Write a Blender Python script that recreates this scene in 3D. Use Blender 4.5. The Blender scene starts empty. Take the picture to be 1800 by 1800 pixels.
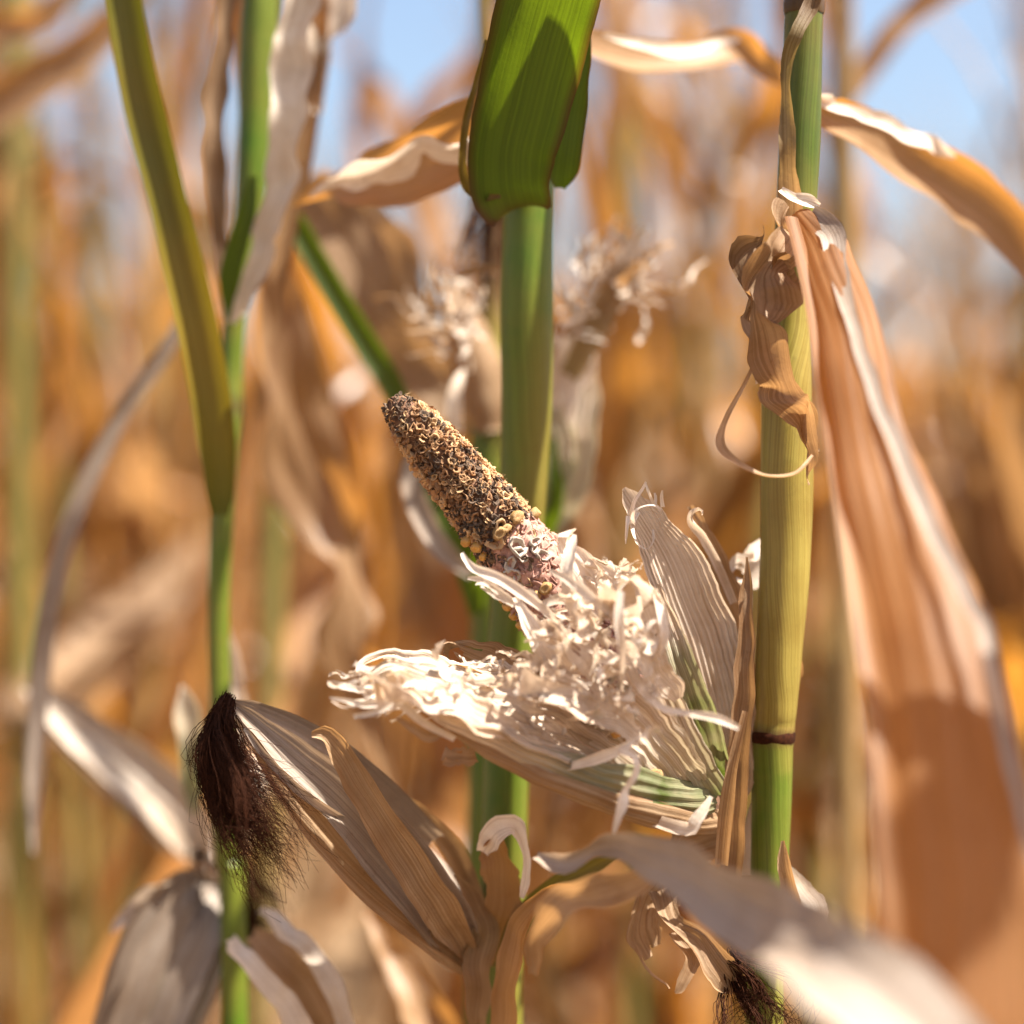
import bpy, math, random
from mathutils import Vector, Matrix, noise
rnd = random.Random(11)
R = math.radians
S = bpy.context.scene
COL = S.collection

# ------------------------------------------------------------------ camera, sky, sun, exposure
ZC = 0.95
K = 24.0 / 50.0 / 1800.0                      # metres per photo pixel at 1 m
cam_d = bpy.data.cameras.new('camera'); cam = bpy.data.objects.new('camera', cam_d); COL.objects.link(cam)
cam.location = (0, 0, ZC); cam.rotation_euler = (R(90), 0, 0)
cam_d.lens = 50; cam_d.sensor_width = 24; cam_d.sensor_height = 24; cam_d.sensor_fit = 'HORIZONTAL'
cam_d.clip_start = 0.05; cam_d.clip_end = 5000
cam_d.dof.use_dof = True; cam_d.dof.focus_distance = 0.893; cam_d.dof.aperture_fstop = 1.7
cam_d.dof.aperture_blades = 0
S.camera = cam

SUN = Vector((0.45, -0.17, 0.88)).normalized()   # direction towards the sun: right, a little behind the plants, high
elev = math.asin(SUN.z); azim = math.atan2(SUN.x, SUN.y)
world = bpy.data.worlds.new('World'); S.world = world; world.use_nodes = True
wn = world.node_tree.nodes; wl = world.node_tree.links
bg = wn.get('Background') or wn.new('ShaderNodeBackground')
sky = wn.new('ShaderNodeTexSky'); sky.sky_type = 'NISHITA'; sky.sun_disc = False
sky.sun_elevation = elev; sky.sun_rotation = azim
sky.air_density = 1.0; sky.dust_density = 3.0; sky.ozone_density = 1.0
wl.new(sky.outputs[0], bg.inputs[0]); bg.inputs[1].default_value = 0.06
sun_d = bpy.data.lights.new('sun', 'SUN'); sun_d.energy = 5.0; sun_d.angle = R(0.53); sun_d.color = (1.0, 0.93, 0.82)
sun = bpy.data.objects.new('sun', sun_d); COL.objects.link(sun)
sun.rotation_euler = SUN.to_track_quat('Z', 'Y').to_euler(); sun.location = (3, 3, 6)
S.view_settings.view_transform = 'Standard'; S.view_settings.look = 'None'
S.view_settings.exposure = 2.0; S.view_settings.gamma = 1.0
S.view_settings.use_curve_mapping = False
S.render.engine = 'CYCLES'
S.cycles.max_bounces = 8; S.cycles.diffuse_bounces = 5; S.cycles.transmission_bounces = 6
S.cycles.use_denoising = True

# ------------------------------------------------------------------ materials
def N(nt, t, **kw):
    n = nt.nodes.new(t)
    for k, v in kw.items(): setattr(n, k, v)
    return n
def mixc(nt, f, a, b):
    m = N(nt, 'ShaderNodeMix', data_type='RGBA')
    for sock, v in ((m.inputs[0], f), (m.inputs[6], a), (m.inputs[7], b)):
        if hasattr(v, 'links'): nt.links.new(v, sock)
        else: sock.default_value = v if not isinstance(v, tuple) else (*v, 1)
    return m.outputs[2]
def ramp(nt, src, stops):
    r = N(nt, 'ShaderNodeValToRGB'); nt.links.new(src, r.inputs[0])
    e = r.color_ramp.elements
    while len(e) < len(stops): e.new(0.5)
    for q, (p, c) in zip(e, stops):
        q.position = p; q.color = (*c, 1) if isinstance(c, tuple) else (c, c, c, 1)
    return r.outputs[0]
def noi(nt, vec, scale, detail=3, rough=0.55):
    n = N(nt, 'ShaderNodeTexNoise'); n.inputs['Scale'].default_value = scale
    n.inputs['Detail'].default_value = detail; n.inputs['Roughness'].default_value = rough
    nt.links.new(vec, n.inputs['Vector']); return n.outputs['Fac']
def math_(nt, op, a, b=None, clamp=False):
    m = N(nt, 'ShaderNodeMath', operation=op); m.use_clamp = clamp
    for i, v in enumerate((a, b)):
        if v is None: continue
        if hasattr(v, 'links'): nt.links.new(v, m.inputs[i])
        else: m.inputs[i].default_value = v
    return m.outputs[0]

def blade(name, base, dark, trans, tfac=0.4, vein=900, rough=0.5, green=(0.07, 0.13, 0.02), tgreen=(0.22, 0.42, 0.03),
          blot=35, bump=0.5, var=0.25, spec=0.35, spots=0.3, straw=0):
    """thin plant tissue: fine lengthwise veins, blotches, green/brown pigment from the mesh attributes, light shining through"""
    m = bpy.data.materials.new(name); m.use_nodes = True; nt = m.node_tree; nt.nodes.clear()
    out = N(nt, 'ShaderNodeOutputMaterial'); uv = N(nt, 'ShaderNodeUVMap'); uv.uv_map = 'uv'
    geo = N(nt, 'ShaderNodeTexCoord')
    mp = N(nt, 'ShaderNodeMapping'); nt.links.new(uv.outputs[0], mp.inputs[0]); mp.inputs['Scale'].default_value = (vein, vein * 0.005, 1)
    st = noi(nt, mp.outputs[0], 1.0, 4, 0.62)
    mp2 = N(nt, 'ShaderNodeMapping'); nt.links.new(uv.outputs[0], mp2.inputs[0]); mp2.inputs['Scale'].default_value = (vein * 0.22, vein * 0.003, 1)
    st2 = noi(nt, mp2.outputs[0], 1.0, 2)
    bl = noi(nt, geo.outputs['Object'], blot, 4, 0.6)
    sp = noi(nt, geo.outputs['Object'], blot * 9, 3, 0.6)
    oi = N(nt, 'ShaderNodeObjectInfo')
    stripe = ramp(nt, st, [(0.38, 0.0), (0.58, 1.0)])
    c = mixc(nt, stripe, dark, base)
    c = mixc(nt, math_(nt, 'MULTIPLY', ramp(nt, st2, [(0.4, 0.0), (0.66, 1.0)]), 0.35), c, tuple(x * 0.75 for x in dark))
    c = mixc(nt, math_(nt, 'MULTIPLY', ramp(nt, bl, [(0.42, 0.0), (0.68, 1.0)]), 0.55), c, tuple(x * y for x, y in zip(dark, (0.8, 0.68, 0.55))))
    c = mixc(nt, math_(nt, 'MULTIPLY', ramp(nt, sp, [(0.60, 0.0), (0.74, 1.0)]), spots), c, (0.07, 0.035, 0.015))
    hs = N(nt, 'ShaderNodeHueSaturation'); nt.links.new(c, hs.inputs['Color'])
    v = math_(nt, 'MULTIPLY_ADD', oi.outputs['Random'], var); v.node.inputs[2].default_value = 1.0 - var * 0.5
    nt.links.new(v, hs.inputs['Value']); c = hs.outputs[0]
    r2 = math_(nt, 'FRACT', math_(nt, 'MULTIPLY', oi.outputs['Random'], 7.31))
    if straw: c = mixc(nt, math_(nt, 'MULTIPLY', r2, straw), c, (0.27, 0.205, 0.125))
    ag = N(nt, 'ShaderNodeAttribute'); ag.attribute_name = 'g'
    ab = N(nt, 'ShaderNodeAttribute'); ab.attribute_name = 'b'
    gf = math_(nt, 'MULTIPLY', ag.outputs['Fac'], math_(nt, 'ADD', ramp(nt, bl, [(0.3, 1.0), (0.75, 0.5)]), 0.0), True)
    gcol = mixc(nt, stripe, tuple(x * 0.7 for x in green), green)
    c = mixc(nt, gf, c, gcol)
    c = mixc(nt, ab.outputs['Fac'], c, (0.06, 0.026, 0.010))
    t = mixc(nt, stripe, tuple(x * 0.72 for x in trans), trans)
    t = mixc(nt, math_(nt, 'MULTIPLY', ramp(nt, bl, [(0.42, 0.0), (0.7, 1.0)]), 0.4), t, tuple(x * 0.55 for x in trans))
    hs2 = N(nt, 'ShaderNodeHueSaturation'); nt.links.new(t, hs2.inputs['Color']); nt.links.new(v, hs2.inputs['Value']); t = hs2.outputs[0]
    if straw: t = mixc(nt, math_(nt, 'MULTIPLY', r2, straw), t, (0.26, 0.16, 0.07))
    t = mixc(nt, gf, t, mixc(nt, stripe, tuple(x * 0.7 for x in tgreen), tgreen))
    t = mixc(nt, ab.outputs['Fac'], t, (0.09, 0.028, 0.006))
    p = N(nt, 'ShaderNodeBsdfPrincipled'); nt.links.new(c, p.inputs['Base Color']); p.inputs['Roughness'].default_value = rough
    p.inputs['Specular IOR Level'].default_value = spec
    tr = N(nt, 'ShaderNodeBsdfTranslucent'); nt.links.new(t, tr.inputs[0])
    mx = N(nt, 'ShaderNodeMixShader'); mx.inputs[0].default_value = tfac
    nt.links.new(p.outputs[0], mx.inputs[1]); nt.links.new(tr.outputs[0], mx.inputs[2]); nt.links.new(mx.outputs[0], out.inputs[0])
    if bump:
        b = N(nt, 'ShaderNodeBump'); b.inputs['Strength'].default_value = bump; b.inputs['Distance'].default_value = 0.0006
        nt.links.new(math_(nt, 'ADD', st, math_(nt, 'MULTIPLY', sp, 0.5)), b.inputs['Height'])
        nt.links.new(b.outputs[0], p.inputs['Normal']); nt.links.new(b.outputs[0], tr.inputs['Normal'])
    return m

def grit(name, c1, c2, scale=900, rough=0.8, bump=0.6, sss=0.0, var=0.5, spec=0.3):
    m = bpy.data.materials.new(name); m.use_nodes = True; nt = m.node_tree
    p = nt.nodes['Principled BSDF']; g = N(nt, 'ShaderNodeTexCoord'); oi = N(nt, 'ShaderNodeObjectInfo')
    n = noi(nt, g.outputs['Object'], scale, 4, 0.65)
    c = mixc(nt, ramp(nt, n, [(0.3, 0.0), (0.7, 1.0)]), c1, c2)
    hs = N(nt, 'ShaderNodeHueSaturation'); nt.links.new(c, hs.inputs['Color'])
    v = math_(nt, 'MULTIPLY_ADD', oi.outputs['Random'], var); v.node.inputs[2].default_value = 1.0 - var * 0.5
    nt.links.new(v, hs.inputs['Value'])
    nt.links.new(hs.outputs[0], p.inputs['Base Color']); p.inputs['Roughness'].default_value = rough
    p.inputs['Specular IOR Level'].default_value = spec
    if sss:
        p.inputs['Subsurface Weight'].default_value = sss; p.inputs['Subsurface Radius'].default_value = (0.004, 0.002, 0.001)
    b = N(nt, 'ShaderNodeBump'); b.inputs['Strength'].default_value = bump; b.inputs['Distance'].default_value = 0.0004
    nt.links.new(n, b.inputs['Height']); nt.links.new(b.outputs[0], p.inputs['Normal'])
    return m

M = {}
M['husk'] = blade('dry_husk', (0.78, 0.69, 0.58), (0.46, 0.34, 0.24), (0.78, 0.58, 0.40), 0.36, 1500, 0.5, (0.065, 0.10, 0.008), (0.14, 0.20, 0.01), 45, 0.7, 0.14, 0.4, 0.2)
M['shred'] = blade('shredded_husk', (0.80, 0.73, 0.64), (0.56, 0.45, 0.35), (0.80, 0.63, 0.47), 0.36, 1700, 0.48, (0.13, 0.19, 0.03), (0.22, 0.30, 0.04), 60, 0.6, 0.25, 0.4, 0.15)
M['tan'] = blade('tan_husk', (0.40, 0.28, 0.17), (0.22, 0.13, 0.065), (0.48, 0.25, 0.09), 0.38, 1300, 0.55, (0.10, 0.14, 0.025), (0.18, 0.25, 0.03), 45, 0.7, 0.25, 0.3, 0.4)
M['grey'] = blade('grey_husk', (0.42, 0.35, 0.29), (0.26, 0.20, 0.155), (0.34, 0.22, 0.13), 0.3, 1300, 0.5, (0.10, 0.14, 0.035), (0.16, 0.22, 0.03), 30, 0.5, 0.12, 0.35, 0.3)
M['leaf'] = blade('dry_leaf', (0.36, 0.245, 0.145), (0.22, 0.13, 0.06), (0.54, 0.225, 0.04), 0.45, 1100, 0.42, (0.05, 0.085, 0.012), (0.14, 0.25, 0.015), 16, 0.5, 0.3, 0.4, 0.35)
M['front_leaf'] = blade('foreground_leaf', (0.34, 0.18, 0.075), (0.17, 0.085, 0.035), (0.66, 0.26, 0.04), 0.56, 1500, 0.5, (0.05, 0.085, 0.012), (0.14, 0.25, 0.015), 11, 0.2, 0.1, 0.35, 0.25)
M['fleaf'] = blade('field_leaf', (0.33, 0.165, 0.045), (0.17, 0.075, 0.02), (0.60, 0.25, 0.03), 0.5, 500, 0.33, (0.07, 0.085, 0.014), (0.17, 0.2, 0.02), 9, 0.0, 1.0, 0.45, 0.2, 0.2)
M['green'] = blade('green_leaf', (0.045, 0.085, 0.010), (0.03, 0.062, 0.008), (0.16, 0.23, 0.006), 0.5, 900, 0.42, (0.038, 0.066, 0.007), (0.15, 0.22, 0.004), 30, 0.5, 0.1, 0.35, 0.1)
M['yellow'] = blade('yellowing_sheath', (0.25, 0.17, 0.025), (0.17, 0.11, 0.015), (0.38, 0.25, 0.015), 0.3, 900, 0.42, (0.05, 0.068, 0.006), (0.12, 0.15, 0.005), 14, 0.4, 0.1, 0.35, 0.35)
M['stalk'] = blade('stalk_skin', (0.31, 0.24, 0.055), (0.20, 0.14, 0.025), (0.3, 0.25, 0.04), 0.10, 1300, 0.38, (0.065, 0.130, 0.006), (0.12, 0.22, 0.006), 25, 0.35, 0.1, 0.35, 0.2)
M['drystalk'] = blade('dry_stalk_skin', (0.33, 0.22, 0.09), (0.21, 0.125, 0.045), (0.3, 0.2, 0.06), 0.08, 700, 0.5, (0.10, 0.115, 0.015), (0.14, 0.18, 0.02), 12, 0.0, 0.4, 0.4, 0.2)
M['chaff'] = grit('chaff', (0.20, 0.095, 0.045), (0.41, 0.23, 0.11), 700, 0.75, 0.8, 0, 0.6)
M['chaff_pale'] = grit('pale_chaff', (0.30, 0.17, 0.08), (0.50, 0.32, 0.165), 700, 0.7, 0.6, 0, 0.4)
M['mold'] = grit('mouldy_chaff', (0.03, 0.022, 0.018), (0.20, 0.13, 0.085), 800, 0.9, 0.9, 0, 0.6)
M['pink'] = grit('pink_cob', (0.25, 0.11, 0.085), (0.50, 0.29, 0.22), 500, 0.65, 0.9, 0.1, 0.4)
M['white'] = grit('white_glume', (0.30, 0.24, 0.19), (0.50, 0.43, 0.36), 800, 0.6, 0.6, 0, 0.3)
M['core'] = grit('cob_core', (0.07, 0.033, 0.02), (0.20, 0.105, 0.06), 500, 0.9, 1.0, 0, 0.0)
M['kernel'] = grit('yellow_kernel', (0.40, 0.17, 0.02), (0.56, 0.32, 0.08), 260, 0.4, 0.4, 0.25, 0.3, 0.5)
M['kernel_old'] = grit('withered_kernel', (0.16, 0.075, 0.02), (0.46, 0.28, 0.10), 350, 0.45, 0.6, 0.15, 0.3, 0.5)
M['silk'] = grit('brown_silk', (0.013, 0.004, 0.002), (0.046, 0.014, 0.005), 600, 0.8, 0.0, 0, 0.0, 0.08)
M['tassel'] = grit('tassel', (0.24, 0.14, 0.06), (0.34, 0.21, 0.10), 60, 0.8, 0.0, 0, 0.4)
M['soil'] = grit('soil', (0.08, 0.048, 0.026), (0.24, 0.155, 0.08), 9, 0.95, 0.0, 0, 0.0)

# ------------------------------------------------------------------ mesh helpers
def P(px, py, Y):
    return Vector(((px - 900) * K * Y, Y, ZC - (py - 900) * K * Y))
class Mesh:
    def __init__(s): s.v = []; s.f = []; s.uv = []; s.g = []; s.b = []
    def add(s, v, f, uv=None, g=None, b=None):
        o = len(s.v); s.v += [tuple(q) for q in v]; s.f += [tuple(i + o for i in q) for q in f]
        s.uv += uv or [(q[0], q[2]) for q in v]; s.g += g or [0.0] * len(v); s.b += b or [0.0] * len(v)
        return s
    def data(s, name, mat, origin=None):
        me = bpy.data.meshes.new(name)
        v = s.v if origin is None else [(a - origin.x, b - origin.y, c - origin.z) for a, b, c in s.v]
        me.from_pydata(v, [], s.f)
        l = me.uv_layers.new(name='uv'); idx = [0] * len(me.loops); me.loops.foreach_get('vertex_index', idx)
        flat = []
        for i in idx: flat += s.uv[i]
        l.data.foreach_set('uv', flat)
        for n_, a in (('g', s.g), ('b', s.b)):
            at = me.attributes.new(n_, 'FLOAT', 'POINT'); at.data.foreach_set('value', a)
        me.polygons.foreach_set('use_smooth', [True] * len(me.polygons))
        me.materials.append(M[mat]); me.update(); return me
ORG = {}
def link(name, me, parent=None, loc=None, label=None, kind=None):
    o = bpy.data.objects.new(name, me); COL.objects.link(o)
    if parent: o.parent = parent
    if loc is not None: o.location = loc
    if label: o['label'] = label
    if kind: o['kind'] = kind
    return o
def thing(name, loc, label, cat, group=None):
    o = bpy.data.objects.new(name, None); COL.objects.link(o); o.location = loc; o.empty_display_size = 0.05
    o['label'] = label; o['category'] = cat
    if group: o['group'] = group
    ORG[o.name] = Vector(loc); return o

def cr(a, b, c, d, t):
    t2 = t * t; t3 = t2 * t
    return 0.5 * ((2 * b) + (c - a) * t + (2 * a - 5 * b + 4 * c - d) * t2 + (3 * b - a - 3 * c + d) * t3)
def spline(pts, n):
    """pts: list of (Vector, w, roll, g, b) -> n+1 samples, evenly spaced along the length"""
    q = [pts[0]] + list(pts) + [pts[-1]]
    L = [0.0]
    for i in range(1, len(pts)): L.append(L[-1] + (pts[i][0] - pts[i - 1][0]).length)
    out = []
    for k in range(n + 1):
        s = L[-1] * k / n; i = 0
        while i < len(pts) - 2 and s > L[i + 1]: i += 1
        t = (s - L[i]) / max(1e-9, L[i + 1] - L[i])
        a, b, c, d = q[i], q[i + 1], q[i + 2], q[i + 3]
        e = [cr(a[0], b[0], c[0], d[0], t)]
        tt = t * t * (3 - 2 * t)
        e += [b[j] + (c[j] - b[j]) * tt for j in range(1, 5)]
        out.append(e)
    return out, L[-1]

def ribbon(pts, nv=24, nu=8, curl=40, ruf=0.0, rfreq=3.0, ridge=0.0, nr=3, edge=0.0, fray=0, frayv=0.6, crump=0.0, cscale=60,
           W=None, mesh=None, seed=None, edgeb=0.0, tipb=0.0, vfold=0.0):
    """a leaf blade or husk: pts = [(Vector, width, roll, green, brown)]"""
    r = random.Random(rnd.random() if seed is None else seed)
    sm, L = spline(pts, nv); m = mesh or Mesh()
    wmax = max(p[1] for p in pts)
    ph = [r.uniform(0, 6.28) for _ in range(8)]
    slits = {}
    if fray:
        for c in r.sample(range(1, max(2, nu - 1)), min(fray, nu - 2)): slits[c] = frayv + r.random() * (1 - frayv) * 0.6
    lens = {}; finger = 0
    verts = []; uv = []; gg = []; bb = []
    off = Vector((r.uniform(-9, 9), r.uniform(-9, 9), r.uniform(-9, 9)))
    fi = []
    for j in range(nu + 1):
        if j in slits: finger += 1
        fi.append(finger)
    fd = [(r.uniform(-1, 1), r.uniform(-1, 1), r.uniform(0.72, 1.0)) for _ in range(finger + 1)]
    for i, (c, w, roll, g, b) in enumerate(sm):
        t = i / nv
        T = (sm[min(nv, i + 1)][0] - sm[max(0, i - 1)][0]).normalized()
        if W is None:
            V = (Vector((0, 0, ZC)) - c).normalized(); w0 = T.cross(V)
            if w0.length < 0.05: w0 = T.cross(Vector((0, 0, 1)))
            w0.normalize()
        else: w0 = (W - T * W.dot(T)).normalized()
        n0 = w0.cross(T).normalized()
        ca, sa = math.cos(R(roll)), math.sin(R(roll))
        w_ = w0 * ca + n0 * sa; n_ = n0 * ca - w0 * sa
        ed0 = 1 + edge * (noise.noise(Vector((t * 14, ph[0], 0))) + 0.6 * noise.noise(Vector((t * 45, ph[0], 3))))
        ed1 = 1 + edge * (noise.noise(Vector((t * 14, ph[1], 9))) + 0.6 * noise.noise(Vector((t * 45, ph[1], 5))))
        cc = R(max(1e-3, abs(curl))) * (1 if curl >= 0 else -1)
        for j in range(nu + 1):
            u = -1 + 2 * j / nu
            ue = u * (ed0 if u < 0 else ed1)
            a = ue * cc / 2; rr = w / abs(cc)
            x = rr * math.sin(abs(a)) * (1 if u >= 0 else -1); z = rr * (1 - math.cos(a)) * (1 if cc > 0 else -1)
            z += vfold * w * abs(ue) 
            z += ruf * wmax * (abs(u) ** 1.6) * math.sin(rfreq * 6.283 * t + ph[2 if u < 0 else 3] + 0.7 * math.sin(9 * t + ph[4]))
            if ridge:
                z += ridge * w * (math.sin(nr * 3.14 * u + ph[5] + 0.5 * math.sin(4 * t)) + 0.5 * math.sin(nr * 6.1 * u + ph[6]))
            p = c + w_ * x + n_ * z
            if crump:
                q = p * cscale + off
                p = p + Vector((noise.noise(q), noise.noise(q + Vector((31, 0, 0))), noise.noise(q + Vector((0, 57, 0))))) * crump
            if fray:
                f = fd[fi[j]]; k = max(0.0, t - frayv); p = p + n_ * (f[0] * k * k * wmax * 3.2) + w_ * (f[1] * k * k * wmax * 2.0)
            verts.append(p); uv.append((u * w * 0.5 + ph[0], t * L + ph[1]))
            gg.append(min(1.0, max(0.0, g))); bb.append(min(1.0, max(0, b + edgeb * max(0, abs(u) - 0.72) / 0.28 + tipb * max(0, t - 0.8) / 0.2)))
    faces = []
    for i in range(nv):
        t = (i + 1) / nv
        for j in range(nu):
            if fray:
                if j in slits and t > slits[j]: continue
                if t > fd[fi[j]][2]: continue
            a = i * (nu + 1) + j
            faces.append((a, a + 1, a + nu + 2, a + nu + 1))
    m.add(verts, faces, uv, gg, bb); return m

def pp(L):
    """photo-pixel control points (px, py, Y, w_px, roll, g, b) -> world"""
    o = []
    for q in L:
        q = list(q) + [0] * (7 - len(q))
        o.append((P(q[0], q[1], q[2]), q[3] * K * q[2], q[4], q[5], q[6]))
    return o
def blade_obj(name, parent, L, mat='leaf', label=None, **kw):
    m = ribbon(pp(L), **kw)
    org = ORG[parent.name]
    o = link(name, m.data(name, mat, org), parent, None, label); ORG[o.name] = org; return o

def tube(pts, ns=20, nv=40, nodes=(), flute=0.03, mesh=None, seed=0, closed=True):
    """pts: (Vector, width, roll, g, b); nodes: (t, bulge) rings"""
    sm, L = spline(pts, nv); m = mesh or Mesh(); v = []; uv = []; g_ = []; b_ = []
    X = Vector((1, 0, 0))
    for i, (c, w, _, g, b) in enumerate(sm):
        t = i / nv; T = (sm[min(nv, i + 1)][0] - sm[max(0, i - 1)][0]).normalized()
        a = (X - T * X.dot(T)); a = a.normalized() if a.length > 0.1 else Vector((0, 0, 1)); d = T.cross(a)
        k = 1.0; br = 0
        for tn, bu, hw in nodes:
            e = math.exp(-((t - tn) / hw) ** 2); k += bu * e; br = max(br, math.exp(-((t - tn) / (hw * 0.55)) ** 2) * (1 if bu else 0))
        for j in range(ns + 1):
            an = 6.28318 * j / ns
            r_ = w * 0.5 * k * (1 + flute * math.sin(an * 3 + seed) + 0.5 * flute * math.sin(an * 7 + 2 * seed))
            v.append(c + a * (r_ * math.cos(an)) + d * (r_ * math.sin(an)))
            uv.append((an * w * 0.5, t * L)); g_.append(max(0, min(1, g + 0.25 * math.sin(an * 2 + seed) * (0.2 < g < 0.9)))); b_.append(min(1, b + br * 0.75))
    f = []
    for i in range(nv):
        for j in range(ns):
            q = i * (ns + 1) + j; f.append((q, q + 1, q + ns + 2, q + ns + 1))
    if closed:
        f.append(tuple(range(ns))); f.append(tuple(nv * (ns + 1) + j for j in range(ns)))
    m.add(v, f, uv, g_, b_); return m
def tube_obj(name, parent, L, mat='stalk', label=None, raw=False, **kw):
    m = tube(L if raw else pp(L), **kw)
    org = ORG[parent.name]
    o = link(name, m.data(name, mat, org), parent, None, label); ORG[o.name] = org; return o

def strands(starts, mesh, rad, seg=9):
    """thin three-sided hairs; starts = list of point lists"""
    for pts in starts:
        sm, L = spline([(p, rad, 0, 0, 0) for p in pts], seg); v = []; f = []
        for i, (c, *_r) in enumerate(sm):
            T = (sm[min(seg, i + 1)][0] - sm[max(0, i - 1)][0]).normalized()
            a = T.cross(Vector((0.3, 0.9, 0.2))).normalized(); d = T.cross(a); q = rad * (1 - 0.6 * i / seg)
            for k in range(3): v.append(c + a * (q * math.cos(k * 2.094)) + d * (q * math.sin(k * 2.094)))
        for i in range(seg):
            for k in range(3): f.append((i * 3 + k, i * 3 + (k + 1) % 3, i * 3 + 3 + (k + 1) % 3, i * 3 + 3 + k))
        mesh.add(v, f)

#SETTING
# ------------------------------------------------------------------ ground
def ground():
    m = Mesh(); n = 60; v = []
    xs = [(-1 if a < 0 else 1) * (abs(a) ** 3.2) * 2500 for a in [(-1 + 2 * i / n) for i in range(n + 1)]]
    for y in xs:
        for x in xs:
            d = math.hypot(x, y)
            z = 0.03 * noise.noise(Vector((x * 2.2, y * 2.2, 0))) if d < 40 else 0
            v.append(Vector((x, y + 3, z - 0.01)))
    f = [(i * (n + 1) + j, i * (n + 1) + j + 1, (i + 1) * (n + 1) + j + 1, (i + 1) * (n + 1) + j) for i in range(n) for j in range(n)]
    m.add(v, f); link('ground', m.data('ground', 'soil'), kind='structure')
ground()

# ------------------------------------------------------------------ field plants
def field_leaf(r, L, droop, w, nv=14, nu=4, **kw):
    """leaf in local space leaving the origin towards +x, arching over and hanging"""
    pts = []; x = z = 0; a = R(kw['a0'] if 'a0' in kw else r.uniform(48, 70)); n = 6
    for i in range(n + 1):
        t = i / n; pts.append((Vector((x, 0.03 * math.sin(t * 5 + droop) , z)), w * (0.55 + 0.45 * math.sin(min(1, t * 1.9) * 1.57)) * (1 - t ** 2.6) + 0.004, 50 * math.sin(t * 3 + droop * 3) * t, kw.get('g', 0), 0))
        st = L / n; x += math.cos(a) * st; z += math.sin(a) * st
        a -= R(droop * (18 + 62 * t)) 
        a = max(a, R(-86))
    return ribbon(pts, nv=nv, nu=nu, curl=r.uniform(50, 130), ruf=r.uniform(0.08, 0.2), rfreq=r.uniform(2, 4), W=Vector((0, 1, 0)), seed=r.random(), edge=0.12)
def field_husk(r):
    m = Mesh()
    for k in range(5):
        a = k * 1.256 + r.random(); q = []
        for i in range(5):
            t = i / 4; rad = 0.022 * math.sin(min(1, t * 1.5 + 0.25) * 2.2) + 0.004 * k * 0.3 + (0.03 * (t - 0.7) if t > 0.7 else 0)
            q.append((Vector((rad * math.cos(a), rad * math.sin(a), 0.24 * t)), 0.045 * (1 - 0.75 * t ** 2.5), 0, 0, 0))
        ribbon(q, nv=8, nu=4, curl=80, W=Vector((-math.sin(a), math.cos(a), 0)), mesh=m, seed=r.random())
    return m
r0 = random.Random(5)
LEAVES = [field_leaf(r0, 0.5, 2.4, 0.045, a0=78).data('leaf', 'fleaf')]
LEAVES += [field_leaf(r0, r0.uniform(0.45, 0.75), d, r0.uniform(0.03, 0.055), a0=a).data('leaf', 'fleaf') for d, a in ((.4, -20), (.35, -50), (.3, -62), (.25, -72), (.2, -80), (.2, -78), (3.2, 84), (-.1, 80), (.15, 76))]
GLEAVES = [field_leaf(r0, r0.uniform(0.5, 0.8), d, r0.uniform(0.05, 0.07), g=0.8).data('leaf', 'fleaf') for d in (0.8, 1.1, 1.5)]
HUSK = [field_husk(r0).data('ear', 'tan') for _ in range(3)]
def field_stalk(r, H):
    pts = []; lean = r.uniform(-0.05, 0.05)
    for i in range(9):
        t = i / 8; pts.append((Vector((lean * t * t, 0.02 * math.sin(3 * t), H * t)), 0.024 * (1 - 0.6 * t), 0, r.choice((0, 0, 0.5, 0.9)), 0))
    return tube(pts, ns=8, nv=40, nodes=[(k / 12, 0.2, 0.008) for k in range(1, 12)], flute=0.0, closed=False)
STALKS = [field_stalk(r0, 1.0).data('stalk', 'drystalk') for _ in range(4)]
GSTALK = tube([(Vector((0, 0, i / 8)), 0.03 * (1 - 0.5 * i / 8), 0, 0.85, 0) for i in range(9)], ns=8, nv=40, flute=0, closed=False).data('stalk', 'drystalk')
def tassel_mesh(r):
    m = Mesh(); st = []
    for k in range(11):
        a = r.uniform(0, 6.28); sp = r.uniform(0.02, 0.12) if k else 0; l = r.uniform(0.16, 0.26); z0 = 0.012 * k
        st.append([Vector((0, 0, z0)), Vector((sp * 0.6 * math.cos(a), sp * 0.6 * math.sin(a), z0 + l * 0.6)), Vector((sp * 1.3 * math.cos(a), sp * 1.3 * math.sin(a), z0 + l * (0.95 if sp < 0.09 else 0.75)))])
    strands(st, m, 0.0035, 6)
    return m
TASSELS = [tassel_mesh(r0).data('tassel', 'tassel') for _ in range(3)]

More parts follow.
